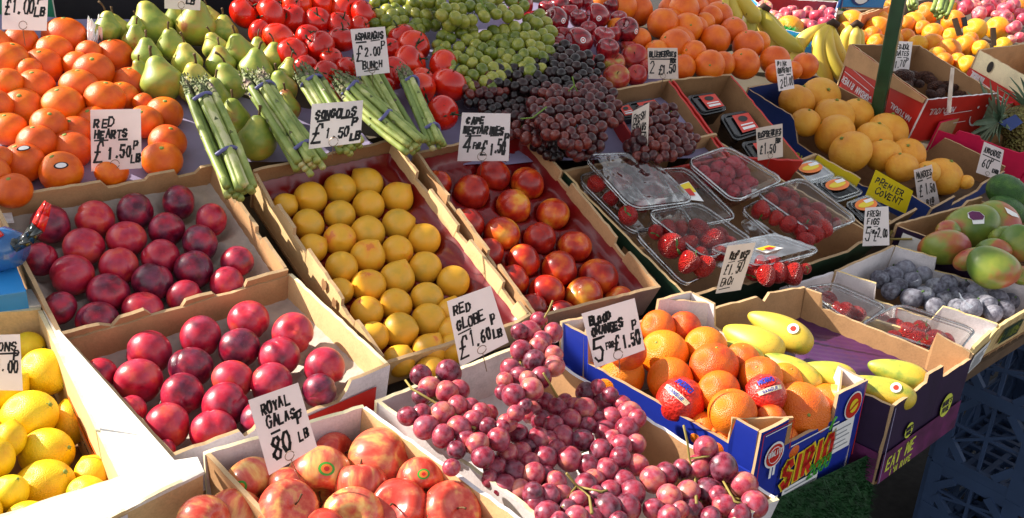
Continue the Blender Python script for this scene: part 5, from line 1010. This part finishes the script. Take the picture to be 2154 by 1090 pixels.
cluster('grape_red', 1212, 242, 92, 72, 11, 'large red grape bunch with a green forked stem on top', 'dark grape bunches', off=.01, bul=.07, seed=10, stems=[[(1204, 162, .03), (1208, 180, .012), (1214, 192, .0)], [(1208, 180, .012), (1196, 192, .0)], [(1150, 225, .01), (1120, 248, .006), (1095, 250, .0)]])
cluster('grape_red', 1120, 262, 70, 40, 11.2, 'red grape bunch trailing behind the nectarine crate', 'dark grape bunches', off=-.012, bul=.03, seed=11)
cluster('grape_dark', 1160, 305, 32, 32, 10, 'dark grapes at the tip of the trailing bunch', 'dark grape bunches', off=-.02, bul=.02, seed=12)
cluster('grape_red', 1390, 283, 62, 58, 11.2, 'red grape bunch beside the thin strawberry card', 'dark grape bunches', plane=PU, off=.02, bul=.05, seed=13)
# asparagus
def asparagus(tip, butt, wpx, label, plane, off, n=13, bands=(.16, .80), seed=0, grp='asparagus bunches', dz=(.0, .0), zfix=None):
    rs = np.random.RandomState(seed); pl = plane.up(off)
    if zfix: a, b = C0+ray(*tip)*zfix[0], C0+ray(*butt)*zfix[1]
    else: a, b = pl.at(*tip)+plane.n*dz[0], pl.at(*butt)+plane.n*dz[1]
    ax = nrm(b-a); L = np.linalg.norm(b-a); x = nrm(np.cross(ax, plane.n)); y = np.cross(x, ax); y = y if y@plane.n > 0 else -y
    W_ = wpx*depth((a+b)/2)/FPX; root = empty('asparagus_bunch', V(b), label, 'asparagus', grp); rr = W_/8.8; k = 0; spots = [(0, 0)]+[(math.cos(t*math.pi/3)*2.0, math.sin(t*math.pi/3)*1.7) for t in range(6)]+[(math.cos(t*math.pi/3+.5)*3.2, math.sin(t*math.pi/3+.5)*2.6) for t in range(6)]
    for (sx, sy) in spots[:n]:
        s0 = rs.uniform(-.07, .05)*L; r = rr*rs.uniform(.85, 1.15); fan = rs.uniform(.95, 1.15); e0 = a+ax*s0+x*sx*rr*1.05+y*sy*rr; e1 = b+ax*rs.uniform(-.02, .03)*L+x*sx*rr*1.15*fan+y*sy*rr*.95
        mb = MB(); N_ = 16; bnd = rs.uniform(-.005, .005); P = [e0+(e1-e0)*t+x*bnd*math.sin(t*3.1)+y*bnd*.6*math.sin(t*4+sx) for t in np.linspace(0, 1, N_)]; ra_ = [r*(.12 if t == 0 else .62 if t < .08 else .88 if t < .14 else 1.0+.04*math.sin(t*40)) for t in np.linspace(0, 1, N_)]
        mb.tube(P, ra_, 8, 0)
        mb.m = [1 if (f[0]//8) < 3 else 0 for f in mb.f]
        for q in range(14):          # bracts: thick at the tip, sparse lower down
            t = (q/9)**1.1*.17 if q < 10 else .25+.16*(q-10); ang = q*2.4+sx; i0 = min(int(t*(N_-1)), N_-2); p = P[i0]+(P[i0+1]-P[i0])*(t*(N_-1)-i0); d = x*math.cos(ang)+y*math.sin(ang); tt = np.cross(d, ax); rq = r*(.75 if t < .05 else 1.0); l_ = r*(1.5 if t < .2 else 1.1)
            mb.add([p+d*rq*.98+tt*rq*.55, p+d*rq*.98-tt*rq*.55, p+d*rq*1.12-ax*l_], [(0, 1, 2)], 1)
        mb.build('spear', [M['asparagus'], M['asp_tip']], root, True)
    for t in bands:
        cc = a+(b-a)*t; mb = MB(); mb.tube([cc+x*rr*(3.5 if n > 9 else 3.2)*math.cos(q)+y*rr*3.0*math.sin(q)+ax*.004*math.sin(q*2) for q in np.linspace(0, 6.2832, 25)], .0030, 6, cap=False); mb.build('rubber_band', M['band'], root, True)
    return root
asparagus((408, 202), (508, 390), 68, 'asparagus bunch lying over the gap between the plum and yellow plum crates', PH, .02, seed=1, dz=(.025, -.01), bands=(.20, .70))
asparagus((530, 180), (655, 334), 70, 'asparagus bunch with pinkish tips, second from the satsumas', PH, .02, seed=2, dz=(.02, -.01), bands=(.20, .86))
asparagus((640, 172), (738, 308), 62, 'asparagus bunch rising behind the yellow plum price card', PH, .015, seed=3, dz=(.02, 0), bands=(.18,))
asparagus((712, 190), (872, 306), 58, 'asparagus bunch with loose butts over the nectarine crate corner', PH, .03, seed=5, dz=(.02, .0), bands=(.17, .62))
asparagus((760, 150), (862, 290), 58, 'asparagus bunch just below the asparagus price card', PH, .018, seed=4, dz=(.02, -.01), bands=(.2,))
asparagus((846, 168), (918, 304), 52, 'slim asparagus bunch next to the big ribbed tomatoes', PH, .015, seed=6, dz=(.02, 0), bands=(.20, .83), n=9)
# bananas
def bananas(label, crown, ends, z, r, zd=0, seed=0):
    c_ = C0+ray(*crown)*z; root = empty('banana_hand', V(c_), label, 'bananas', 'banana hands')
    for i, (bow, end, dz) in enumerate(ends):
        p1 = C0+ray(*bow)*(z+dz-.02); p2 = C0+ray(*end)*(z+dz); mb = MB(); P = []; Rr = []; rb = r*z/FPX
        for t in np.linspace(0, 1, 18):
            p = c_*(1-t)**2+p1*2*t*(1-t)+p2*t*t+FW*.004*i; P.append(p); Rr.append(rb*(.30+.70*min(1, (t/.34))**.8 if t < .34 else (1.0 if t < .85 else 1.0-.75*((t-.85)/.15)**1.5)))
        mb.tube(P, Rr, 6, 0); mb.m = [1 if (f[0]//6) >= 17 or len(f) > 4 and (f[0]//6) > 10 else 0 for f in mb.f]; b_ = mb.build('banana', [M['banana'], M['banana_end']], root, True)
        md = b_.modifiers.new('subsurf', 'SUBSURF'); md.levels = 1; md.render_levels = 1
    mb = MB(); d = nrm((C0+ray(*ends[0][0])*z)-c_); k = nrm(CX); mb.tube([c_-k*r*.7*z/FPX+CY*.006, c_-CY*.004, c_+k*r*.7*z/FPX+CY*.006], [r*.35*z/FPX, r*.5*z/FPX, r*.35*z/FPX], 8); mb.build('crown', M['banana_end'], root, True)
bananas('biggest banana hand with brown crown, right behind the dates box', (1752, 50), [((1640, 84), (1694, 160), .04), ((1694, 84), (1752, 186), .0), ((1722, 104), (1790, 178), -.01), ((1748, 90), (1796, 158), .01)], 2.62, 18)
bananas('banana hand half hidden behind the biggest one', (1802, 52), [((1772, 70), (1776, 130), .04), ((1795, 80), (1800, 125), .02), ((1808, 78), (1806, 110), .03)], 2.75, 17)
bananas('banana hand curling over the green turf', (1606, 18), [((1562, 40), (1585, 92), .02), ((1606, 60), (1690, 108), .02), ((1640, 70), (1670, 112), .05), ((1600, 50), (1640, 100), .04)], 2.6, 19)
bananas('banana hand at the top behind the oranges', (1530, -40), [((1505, 0), (1528, 55), .0), ((1530, 10), (1556, 48), .02), ((1560, 0), (1600, 46), .02), ((1520, -10), (1500, 20), .04)], 2.55, 20)

# ------------------------------------------------------------------ the stall beyond
ft = empty('far_table', (3.4, 2.0, 0), 'second market table under the sunlit oranges beyond the bananas', 'table')
FT = poly_obj('table_top', [tuple(PF.up(-.05).at(*q)) for q in [(1560, 150), (2260, 190), (2260, -60), (1480, -60)]], 'plank', .03, PF.n, ft)
for q in ((1600, 140), (2200, 170), (2200, -40), (1560, -40)):
    p = PF.up(-.08).at(*q); mb = MB(); mb.box((p[0], p[1], p[2]/2), (.03, 0, 0), (0, .03, 0), (0, 0, p[2]/2)); mb.build('leg', M['wood'], ft)
fo = [(1847, 62, 28), (1848, 48, 26), (1790, 50, 30), (1808, 82, 20), (1828, 102, 0), (1845, 92, 22), (1922, 50, 25), (1905, 80, 20), (1962, 70, 22), (1960, 98, 28), (2000, 78, 20), (2052, 62, 24), (2098, 60, 25), (1995, 108, 27), (2030, 98, 24), (2062, 102, 18), (1930, 95, 22), (1985, 130, 20), (2035, 138, 22), (1950, 30, 25), (2005, 45, 24), (2040, 85, 18), (1815, 72, 0), (1822, 55, 14), (2110, 96, 18), (1880, 85, 20), (1970, 118, 20), (1872, 20, 20), (1905, 52, 20), (2140, 20, 22), (2000, 20, 18), (1835, 75, 20), (1855, 20, 18), (2015, 128, 18), (1940, 60, 18), (1780, 65, 20)]
fo = [p for p in fo if p[2]]
o, pos, rad = put_fruit('far_orange', fo, PF, .0, 'yellow orange on the far stall', 'orange', 'oranges on the far stall', 0, heap=True, relax_k=.8, tilt=1.2, name='orange', gapk=.8)
fa_ = conv('1300,110,120 1500,200,110 1620,150,100 1880,130,120 1980,90,110 2100,200,100 1440,80,90 1840,200,90 2000,400,110 1880,260,100 1700,60,110 1580,60,90 1800,20,80 1960,570,70 2120,280,90 2050,40,90 1250,160,70 1120,30,70 1180,70,60 1750,220,80 2080,540,80', 6.812, 1840, 0)
put_fruit('pink_apple', fa_, PF, .02, 'mottled apple on the far stall', 'apple', 'apples on the far stall', 0, heap=True, relax_k=.8, tilt=1.2, children=[C_['apple_stalk']], name='far_apple')
fb = conv('690,90,90 800,170,70 920,160,75 1070,180,88 1285,180,88 970,260,75 1150,270,70 1240,300,72 1370,260,75 1430,160,75 850,220,70 1180,130,60 1350,110,50 1000,110,60 560,130,60 750,150,60 1440,230,60', 5.385, 1480, 0)
PFb = PF.up(.03)
crp, c, n = crate('pink_apple_box', 'light blue box of pink apples beyond the green turf', PFb.up(.01), [(1580, -6), (1765, 4), (1748, 84), (1640, 60)], .09, 'lightblue', 'lightblue', 'white_card', mats={'B': ('red_print', 'red_print', 'white_card')})
put_fruit('pink_apple', fb, PFb, .0, 'pink apple in the light blue box', 'apple', 'pink apples', .1, heap=True, relax_k=.8, tilt=1.5, children=[C_['apple_stalk']], name='pink_apple')
o = place('far_orange', PFb.up(-.02).at(1660, 62), .045, label='single orange fruit sitting by the light blue box corner', cat='orange', name='orange')
def eyebox(label, quad, plane, h, mouth):
    r_, c, n = crate('fruit_box', label, plane, quad, h, 'lightblue', 'kraft', 'navy_print'); ctr = sum(c)/4; ol = outn(c[3], c[2], n, ctr); f = face(c[3], c[2], n, h, ol); mb = MB(); x, y = mouth
    mb.add([f(x+.14*math.cos(t), y+.20*math.sin(t)*abs(math.sin(t)), 0) for t in np.linspace(0, 6.283, 24)[:-1]], [tuple(range(23))]); mb.build('leaf_mark', M['white'], r_); mb = MB(); mb.add([f(x-.02+.20*math.cos(t), y+.04+.34*math.sin(t)*abs(math.sin(t)), -.0005) for t in np.linspace(0, 6.283, 24)[:-1]], [tuple(range(23))]); mb.build('dark_mark', M['navy_print'], r_)
eyebox('light blue fruit box with a white leaf mark beyond the far post', [(1795, -40), (1850, -42), (1868, -15), (1772, -17)], PF.up(.16), .05, (.45, .5))
r_, c, n = crate('fruit_box', 'orange-brown cardboard box standing among the far oranges', PF.up(.05), [(1808, 30), (1852, 12), (1870, 14), (1814, 32)], .10, 'orange_box', 'kraft', 'kraft_edge')
r_, c, n = crate('fruit_box', 'cream and red fruit box at the picture edge above the dates', PD.up(.01), [(2058, 104), (2200, 86), (2320, 190), (2176, 172)], .11, 'cream_card', 'kraft', 'kraft_edge', mats={'B': ('kraft', 'kraft', 'kraft_edge')})
ctr = sum(c)/4; ol = outn(c[0], c[3], n, ctr); f = face(c[0], c[3], n, .11, ol); mb = MB(); mb.prism([f(0, 0), f(1, 0), f(1, .55), f(0, .52)], ol*.0008); mb.build('red_band', M['red_print'], r_)
mb = MB(); disc(mb, f, .30, .78, .045, .14, 0, .0003); mb.build('black_oval', M['ink'], r_); mb = MB(); [stroke(mb, [np.array((.2, .36-.1*k)), np.array((.75, .30-.1*k))], f, .02, .001) for k in range(2)]; text_mb(mb, 'NATURAL', lambda x, y, l=0: f(.30-x, .62-y, l), 0, .14, .16, .24, .02, 0, .1, .001); mb.build('printed_words', M['white_card'], r_)
def turf(name, quad, plane, n_, mat, label, h=.012, seed=3, drop=None):
    c = [plane.at(*q) for q in quad] if drop is None else drop; n = plane.n if drop is None else nrm(np.cross(c[1]-c[0], c[3]-c[0])); n = n if n[2] > -.2 and (n@(-FW) > 0) else -n; rs = np.random.RandomState(seed); mb = MB(); mb.quad(*c)
    for _ in range(n_):
        p = bil(c, rs.rand(), rs.rand()); a = rs.rand()*6.28; t = np.array([math.cos(a), math.sin(a), 0])*.0016; tip = p+n*h*rs.uniform(.6, 1.2)+rs.normal(size=3)*.004; mb.add([p-t, p+t, tip], [(0, 1, 2)])
    o = mb.build(name, M[mat]); return tag(o, label, 'turf mat')
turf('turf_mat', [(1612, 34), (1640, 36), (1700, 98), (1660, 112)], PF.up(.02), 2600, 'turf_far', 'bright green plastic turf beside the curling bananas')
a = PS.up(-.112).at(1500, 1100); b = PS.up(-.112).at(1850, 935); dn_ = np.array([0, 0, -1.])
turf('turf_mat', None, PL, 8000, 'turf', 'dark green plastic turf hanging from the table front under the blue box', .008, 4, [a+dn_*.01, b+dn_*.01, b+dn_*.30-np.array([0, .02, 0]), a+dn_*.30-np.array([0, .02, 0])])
asparagus((1912, -30), (1921, 16), 30, 'asparagus butts poking over the far oranges by the post', PF, .06, n=9, seed=8, grp='asparagus on the far stall', bands=(.5,), zfix=(2.95, 2.85))
asparagus((1996, -34), (1976, 30), 38, 'thick bundle of asparagus butts above the far oranges', PF, .08, n=12, seed=9, grp='asparagus on the far stall', bands=(.3,), zfix=(2.95, 2.82))
for (u0, v0, u1, v1, mt, lb) in ((2009, 38, 2020, 74, 'wood', 'brown wooden peg leaning among the far oranges'), (2028, 36, 2032, 55, 'black_tub', 'dark peg behind the wooden one'), (2090, 58, 2092, 96, 'wood', 'brown peg standing before the orange nearest the red apples')):
    z = 2.62 if v1 > 60 else 2.75; p, q = C0+ray(u0, v0)*z, C0+ray(u1, v1)*(z-.0); d = nrm(q-p); x = nrm(np.cross(d, FW))*.0065; mb = MB(); mb.prism([p-x, p+x, q+x, q-x], FW*.007, 0); ob = mb.build('peg', M[mt]); tag(ob, lb, 'peg')

# ------------------------------------------------------------------ under the table: the stacked plastic crate
def milk_crate(A, Hh, label):
    ex = np.array([0, -1., 0]); ey = np.array([1., 0, 0]); L = .37
    root = empty('plastic_crate', V(A+ex*L/2+ey*L/2), label, 'crate')
    cnt = [0]
    def bar(mb, p, q, w, d, n_): cnt[0] += 1; sh = n_*(.00035*(cnt[0] % 23)); p = p+sh; q = q+sh; d = d+.0002*(cnt[0] % 17); t = nrm(np.cross(nrm(q-p), n_))*w/2; mb.prism([p-t, q-t, q+t, p+t], n_*d)
    for o_, e, nn in ((A, ex, -ey), (A+ex*L, ey, ex), (A+ey*L, ex, ey), (A, ey, -ex)):
        P = lambda s, h: o_+e*s*L+np.array([0, 0, h*Hh]); mb = MB()
        for p, q, w in ((P(0, .03), P(1, .03), .026), (P(0, .97), P(1, .97), .028), (P(.03, .0), P(.03, 1), .03), (P(.97, 0), P(.97, 1), .03), (P(.5, 0), P(.5, 1), .034), (P(0, .56), P(1, .56), .03)): bar(mb, p, q, w, .012, nn)
        for x0, x1 in ((.06, .46), (.54, .94)):
            for y0, y1 in ((.07, .52), (.60, .93)):
                for s0, h0, s1, h1 in ((x0, y0+.12, x0+.10, y0), (x1, y0+.12, x1-.10, y0), (x0, y1-.12, x0+.10, y1), (x1, y1-.12, x1-.10, y1)): bar(mb, P(s0, h0), P(s1, h1), .018, .010, nn)
        mb.build('side_frame', M['milk'], root); mb = MB()
        for x0, x1 in ((.06, .46), (.54, .94)):
            for y0, y1 in ((.07, .52), (.60, .93)):
                bar(mb, P(x0+(x1-x0)*.5, y0), P(x0+(x1-x0)*.5, y1), .007, .006, nn); bar(mb, P(x0, y0+.1), P(x1, y1-.1), .007, .0055, nn)
                bar(mb, P(x0, (y0+y1)/2), P(x1, (y0+y1)/2), .007, .005, nn)
        mb.build('lattice', M['milk'], root)
    mb = MB()
    for k in range(9):
        t = (k+.5)/9; bar(mb, A+ex*L*t, A+ex*L*t+ey*L, .012, .008, np.array([0, 0, 1.])); bar(mb, A+ey*L*t, A+ey*L*t+ex*L, .012, .008, np.array([0, 0, 1.]))
    mb.build('floor_grid', M['milk'], root)
milk_crate(np.array([1.925, .76, .29]), .37, 'blue-grey lattice plastic crate under the table, upper of its stack')
milk_crate(np.array([1.925, .76, .0]), .285, 'blue-grey lattice plastic crate on the ground, lower of its stack')

# ------------------------------------------------------------------ the blue box and the twisted sachet by the lemons
pl = PL.up(.03)
r_, c, n = crate('card_box', 'bright light blue card box beside the rear plum crate', pl, [(-120, 575), (30, 548), (55, 612), (-130, 640)], .08, 'lightblue', 'lightblue', 'lightblue'); poly_obj('lid_flap', [pl.up(.002).at(*q) for q in ((-120, 577), (29, 549), (54, 613), (-130, 640))], 'lightblue', .002, n, r_)
z = 1.13; root = empty('bag_roll', V(C0+ray(20, 510)*z), 'blue plastic bag roll with a folded red and black strip', 'bag roll')
def ribbon(pts, w, mat, nm):
    mb = MB(); P = [C0+ray(u, v)*(z+d) for u, v, d in pts]; pr = None
    for i, p in enumerate(P):
        d = nrm(P[min(i+1, len(P)-1)]-P[max(i-1, 0)]); t = nrm(np.cross(d, FW)); ww = w[i]*z/FPX; e = (p-t*ww, p-FW*.004, p+t*ww)
        if pr: mb.quad(pr[0], e[0], e[1], pr[1]); mb.quad(pr[1], e[1], e[2], pr[2])
        pr = e
    o = mb.build(nm, M[mat], root, True); md = o.modifiers.new('thickness', 'SOLIDIFY'); md.thickness = .0012
ribbon([(102, 426, -.02), (92, 450, -.015), (80, 480, -.01)], [7, 13, 15], 'red_gloss', 'red_strip')
ribbon([(80, 478, -.012), (62, 500, -.01), (34, 516, 0), (8, 508, .01)], [15, 15, 14, 10], 'black_gloss', 'black_strip')
mb = MB(); cc = C0+ray(-15, 520)*(z+.02); mb.tube([cc-CX*.05+CY*.02, cc+CX*.02, cc+CX*.035+CY*.004], [.028, .026, .020], 16); mb.build('blue_roll', M['bag_blue'], root, True)
mb = MB(); mb.tube([C0+ray(-20, 480)*(z-.0), C0+ray(2, 500)*(z)], [.006, .005], 8); mb.build('red_core', M['red_gloss'], root, True)

# ------------------------------------------------------------------ price cards
r2 = lambda y, a=.1, b=.42, c_=.62, d=.86: ((a, y, b, y), (c_, y, d, y))
PC = lambda o_: PH.up(o_)
card('pinkish price card at the top of the satsuma heap', [(4, -42), (103, -40), (98, 65), (4, 62)], PC(.02), [('RUSSETS', .08, .74, .14, .8), ('£1.00', .08, .34, .26, .66), ('P', .78, .52, .2, .18), ('LB', .72, .30, .16, .24)], 8, mat='card', ahead=.10)
card('price card cut by the top of the picture behind the pears', [(345, -70), (424, -70), (421, 22), (346, 18)], PC(.03), [('PEARS', .1, .74, .14, .8), ('£1.00', .1, .34, .26, .7), ('LB', .6, .14, .16, .3)], 0, ahead=.02)
card('red hearts price card stuck in the satsumas', [(190, 231), (296, 229), (298, 354), (192, 361)], PC(-.03), [('RED', .08, .72, .13, .42), ('HEARTS', .08, .54, .13, .66), ('£', .08, .14, .28, .2), ('1.50', .34, .20, .20, .48), ('P', .84, .34, .15, .12), ('LB', .80, .11, .13, .2)], 4, rules=r2(.50, .08, .34, .56, .72), ahead=.035)
card('asparagus price card in front of the tomatoes', [(737, 62), (810, 56), (820, 153), (750, 161)], PC(.01), [('ASPARAGUS', .10, .76, .13, .82), ('£', .06, .34, .34, .26), ('2.00', .32, .42, .18, .5), ('P', .82, .54, .16, .14), ('BUNCH', .22, .14, .14, .6)], 10, rules=((.12, .71, .40, .71), (.55, .72, .8, .73), (.25, .09, .68, .10)), ahead=.06)
card('yellow plum price card on the back of its crate', [(656, 219), (764, 211), (758, 300), (649, 314)], PU.up(.0), [('SONGOLDS', .10, .66, .17, .78), ('£', .06, .14, .36, .22), ('1.50', .32, .20, .24, .48), ('P', .80, .42, .18, .14), ('LB', .80, .10, .16, .2)], 2, rules=((.14, .60, .36, .62), (.60, .62, .82, .63)), ahead=.085)
card('nectarine price card on the back of its crate', [(972, 237), (1074, 239), (1070, 339), (962, 339)], PU.up(-.0), [('CAPE', .12, .78, .13, .36), ('NECTARINES', .08, .57, .14, .8), ('4', .10, .16, .30, .17), ('FOR', .29, .26, .11, .15, .03), ('£', .46, .14, .28, .14), ('1.50', .62, .16, .26, .32), ('P', .90, .40, .16, .1)], -6, rules=((.12, .52, .42, .53), (.62, .53, .78, .54)), ahead=.03)
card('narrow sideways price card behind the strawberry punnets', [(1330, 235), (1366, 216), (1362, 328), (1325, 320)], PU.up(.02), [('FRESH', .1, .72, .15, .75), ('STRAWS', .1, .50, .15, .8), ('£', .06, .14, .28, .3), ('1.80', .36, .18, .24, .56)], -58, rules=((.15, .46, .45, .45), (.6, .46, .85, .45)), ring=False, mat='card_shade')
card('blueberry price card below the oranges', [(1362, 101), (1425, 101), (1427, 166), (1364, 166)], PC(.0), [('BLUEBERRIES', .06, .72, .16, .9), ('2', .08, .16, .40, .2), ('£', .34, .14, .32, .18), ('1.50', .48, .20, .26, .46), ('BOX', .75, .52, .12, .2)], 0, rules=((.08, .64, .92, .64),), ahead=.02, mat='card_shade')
card('slim grapefruit price card at the back of the blue box', [(1630, 126), (1664, 125), (1671, 186), (1638, 192)], PG.up(.02), [('PINK', .12, .80, .13, .6), ('GRAPEFRUIT', .08, .58, .14, .85), ('2', .12, .12, .3, .25), ('£1.00', .38, .14, .26, .58)], 48, rules=((.12, .50, .4, .5), (.6, .5, .85, .5)), ring=False, ahead=.15)
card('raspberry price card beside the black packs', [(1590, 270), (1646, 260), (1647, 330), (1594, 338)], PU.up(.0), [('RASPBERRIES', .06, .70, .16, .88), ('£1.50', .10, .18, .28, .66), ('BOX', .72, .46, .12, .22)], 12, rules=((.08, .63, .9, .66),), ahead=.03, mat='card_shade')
card('dates price card standing inside the red box', [(1880, 86), (1920, 88), (1912, 150), (1872, 150)], PD.up(-.03), [('MEDJOOL', .1, .74, .15, .8), ('DATES', .2, .52, .15, .7), ('1.70', .2, .14, .24, .56), ('P', .78, .3, .14, .14)], 10, rules=((.3, .46, .5, .46), (.6, .46, .8, .46)), ring=False, ahead=.0)
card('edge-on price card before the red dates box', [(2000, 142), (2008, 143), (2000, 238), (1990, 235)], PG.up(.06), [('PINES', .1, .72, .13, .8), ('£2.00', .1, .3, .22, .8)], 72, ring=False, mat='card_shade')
card('mango price card leaning on the blue box end', [(1922, 358), (1960, 346), (1977, 430), (1933, 443)], PG.up(-.08), [('MANGOES', .08, .76, .13, .84), ('£', .14, .30, .3, .2), ('1.50', .44, .36, .22, .5), ('BIG', .4, .10, .13, .4)], 35, rules=((.12, .70, .36, .70), (.6, .70, .82, .71), (.4, .05, .7, .05)), ahead=.02, ring=False)
card('avocado price card on the blue box corner', [(2070, 298), (2112, 316), (2100, 380), (2053, 363)], PG.up(-.02), [('AVOCADOS', .1, .70, .17, .8), ('60', .16, .22, .30, .36), ('P', .52, .42, .16, .12), ('EACH', .66, .18, .12, .28)], -15, rules=((.1, .62, .9, .60),), ahead=.01)
card('figs price card above the white fig box', [(1820, 437), (1869, 434), (1871, 516), (1814, 518)], PL.up(-.06), [('FRESH', .12, .76, .14, .56), ('FIGS', .12, .56, .14, .5), ('5', .08, .12, .30, .22), ('FOR', .29, .32, .11, .16, .03), ('£', .40, .12, .26, .14), ('2.00', .55, .22, .20, .40)], 0, rules=((.12, .50, .28, .5), (.4, .5, .55, .5)), ahead=.0, ring=False)
card('buff raspberry card tilted on the strawberry crate front', [(1530, 517), (1590, 510), (1558, 610), (1505, 618)], PU.up(.0), [('RASP RASP', .2, .70, .15, .7), ('£1.50', .14, .40, .22, .7), ('EACH', .1, .16, .14, .5)], 0, tilt=5, rules=((.2, .64, .42, .65), (.55, .64, .75, .66), (.1, .08, .5, .1)), ahead=.025, mat='card_shade', ring=False)
card('yellow handwritten sign on the side of the blue box', [(1842, 357), (1921, 402), (1905, 450), (1820, 412)], PG.up(-.06), [('PREMIER', .10, .58, .22, .72), ('COVENT', .16, .22, .22, .66)], 22, tilt=8, mat='card_yellow', ring=False, ahead=.07, name='yellow_sign', th=.022)
card('red globe price card leaning over the grape crate', [(940, 634), (1032, 601), (1070, 720), (968, 772)], PL.up(.02), [('RED', .10, .76, .13, .40), ('GLOBE', .10, .52, .14, .6), ('£', .06, .12, .28, .22), ('1.60', .30, .20, .20, .44), ('P', .80, .40, .16, .12), ('LB', .76, .17, .13, .2)], 2, rules=((.10, .47, .36, .48), (.5, .52, .70, .53)), ahead=.03)
card('blood orange price card at the back of the bright blue box', [(1223, 660), (1335, 627), (1357, 736), (1252, 775)], PS.up(.0), [('BLOOD', .10, .76, .13, .42), ('ORANGES', .10, .56, .13, .6), ('5', .06, .08, .34, .22), ('FOR', .29, .26, .12, .17, .03), ('£', .47, .18, .24, .13), ('1.50', .61, .18, .22, .34), ('P', .86, .46, .15, .1)], 2, rules=((.10, .50, .30, .5), (.46, .52, .62, .53)), ahead=.04)
card('royal gala price card at the back of the apple crate', [(522, 842), (627, 805), (667, 940), (566, 1000)], PL.up(.0), [('ROYAL', .18, .76, .14, .60), ('GALAS', .22, .55, .14, .60), ('80', .18, .16, .26, .42, .06), ('P', .78, .46, .14, .12), ('LB', .72, .20, .15, .22)], 0, rules=((.26, .48, .42, .48), (.76, .6, .9, .62)), ahead=.05)
card('lemon price card at the picture edge', [(-52, 706), (42, 703), (48, 822), (-50, 820)], PL.up(.0), [('LEMONS', .04, .72, .15, .92), ('£1.00', .3, .34, .22, .66), ('P', .84, .54, .15, .14)], 2, rules=((.5, .66, .9, .67),), ahead=.04, ring=False)

# ------------------------------------------------------------------ unseen awning added over the stall, its panels cut to the wanted shade outlines
def awning():
    root = empty('awning', (0, 2.4, 2.3), 'green canvas awning added unseen above the stall, its panels cut to cast shade', 'awning')
    def shade(poly, zc):
        out = []
        for u, v in poly:
            pl = (PH if u < 1480 else PG) if v < 250 else (PU if v < 560 or u > 1300 else PL)
            if u > 1750 and v > 380: pl = PL.up(-.06)
            p = pl.at(u, v); t = (zc-p[2])/SUN.z; out.append(p+np.array(SUN)*t)
        return out
    for k, (poly, zc) in enumerate(((SH1, 2.30), (SH2, 2.32), (SH3, 2.34))):
        P = shade(poly, zc); mb = MB(); mb.prism(P, (0, 0, .004)); mb.build('shade_panel', M['awning'], root)
    mb = MB(); mb.tube([(-1.6, 2.0, 2.36), (1.9, 2.9, 2.36)], .015, 8); mb.build('frame_tube', M['post'], root)
SH1 = [(720, 80), (900, 55), (930, 36), (1130, 50), (1260, 15), (1500, 52), (1700, 120), (1790, 80), (1890, 110), (2300, 170), (2300, 620), (1900, 550), (1640, 560), (1400, 570), (1340, 650), (1245, 660), (1135, 540), (1000, 420), (905, 330), (770, 310), (690, 190)]
SH2 = [(-80, 400), (405, 345), (480, 470), (450, 580), (330, 630), (100, 710), (-80, 620)]
SH3 = [(575, 375), (790, 310), (860, 400), (915, 520), (950, 640), (925, 735), (830, 770), (730, 600)]
awning()
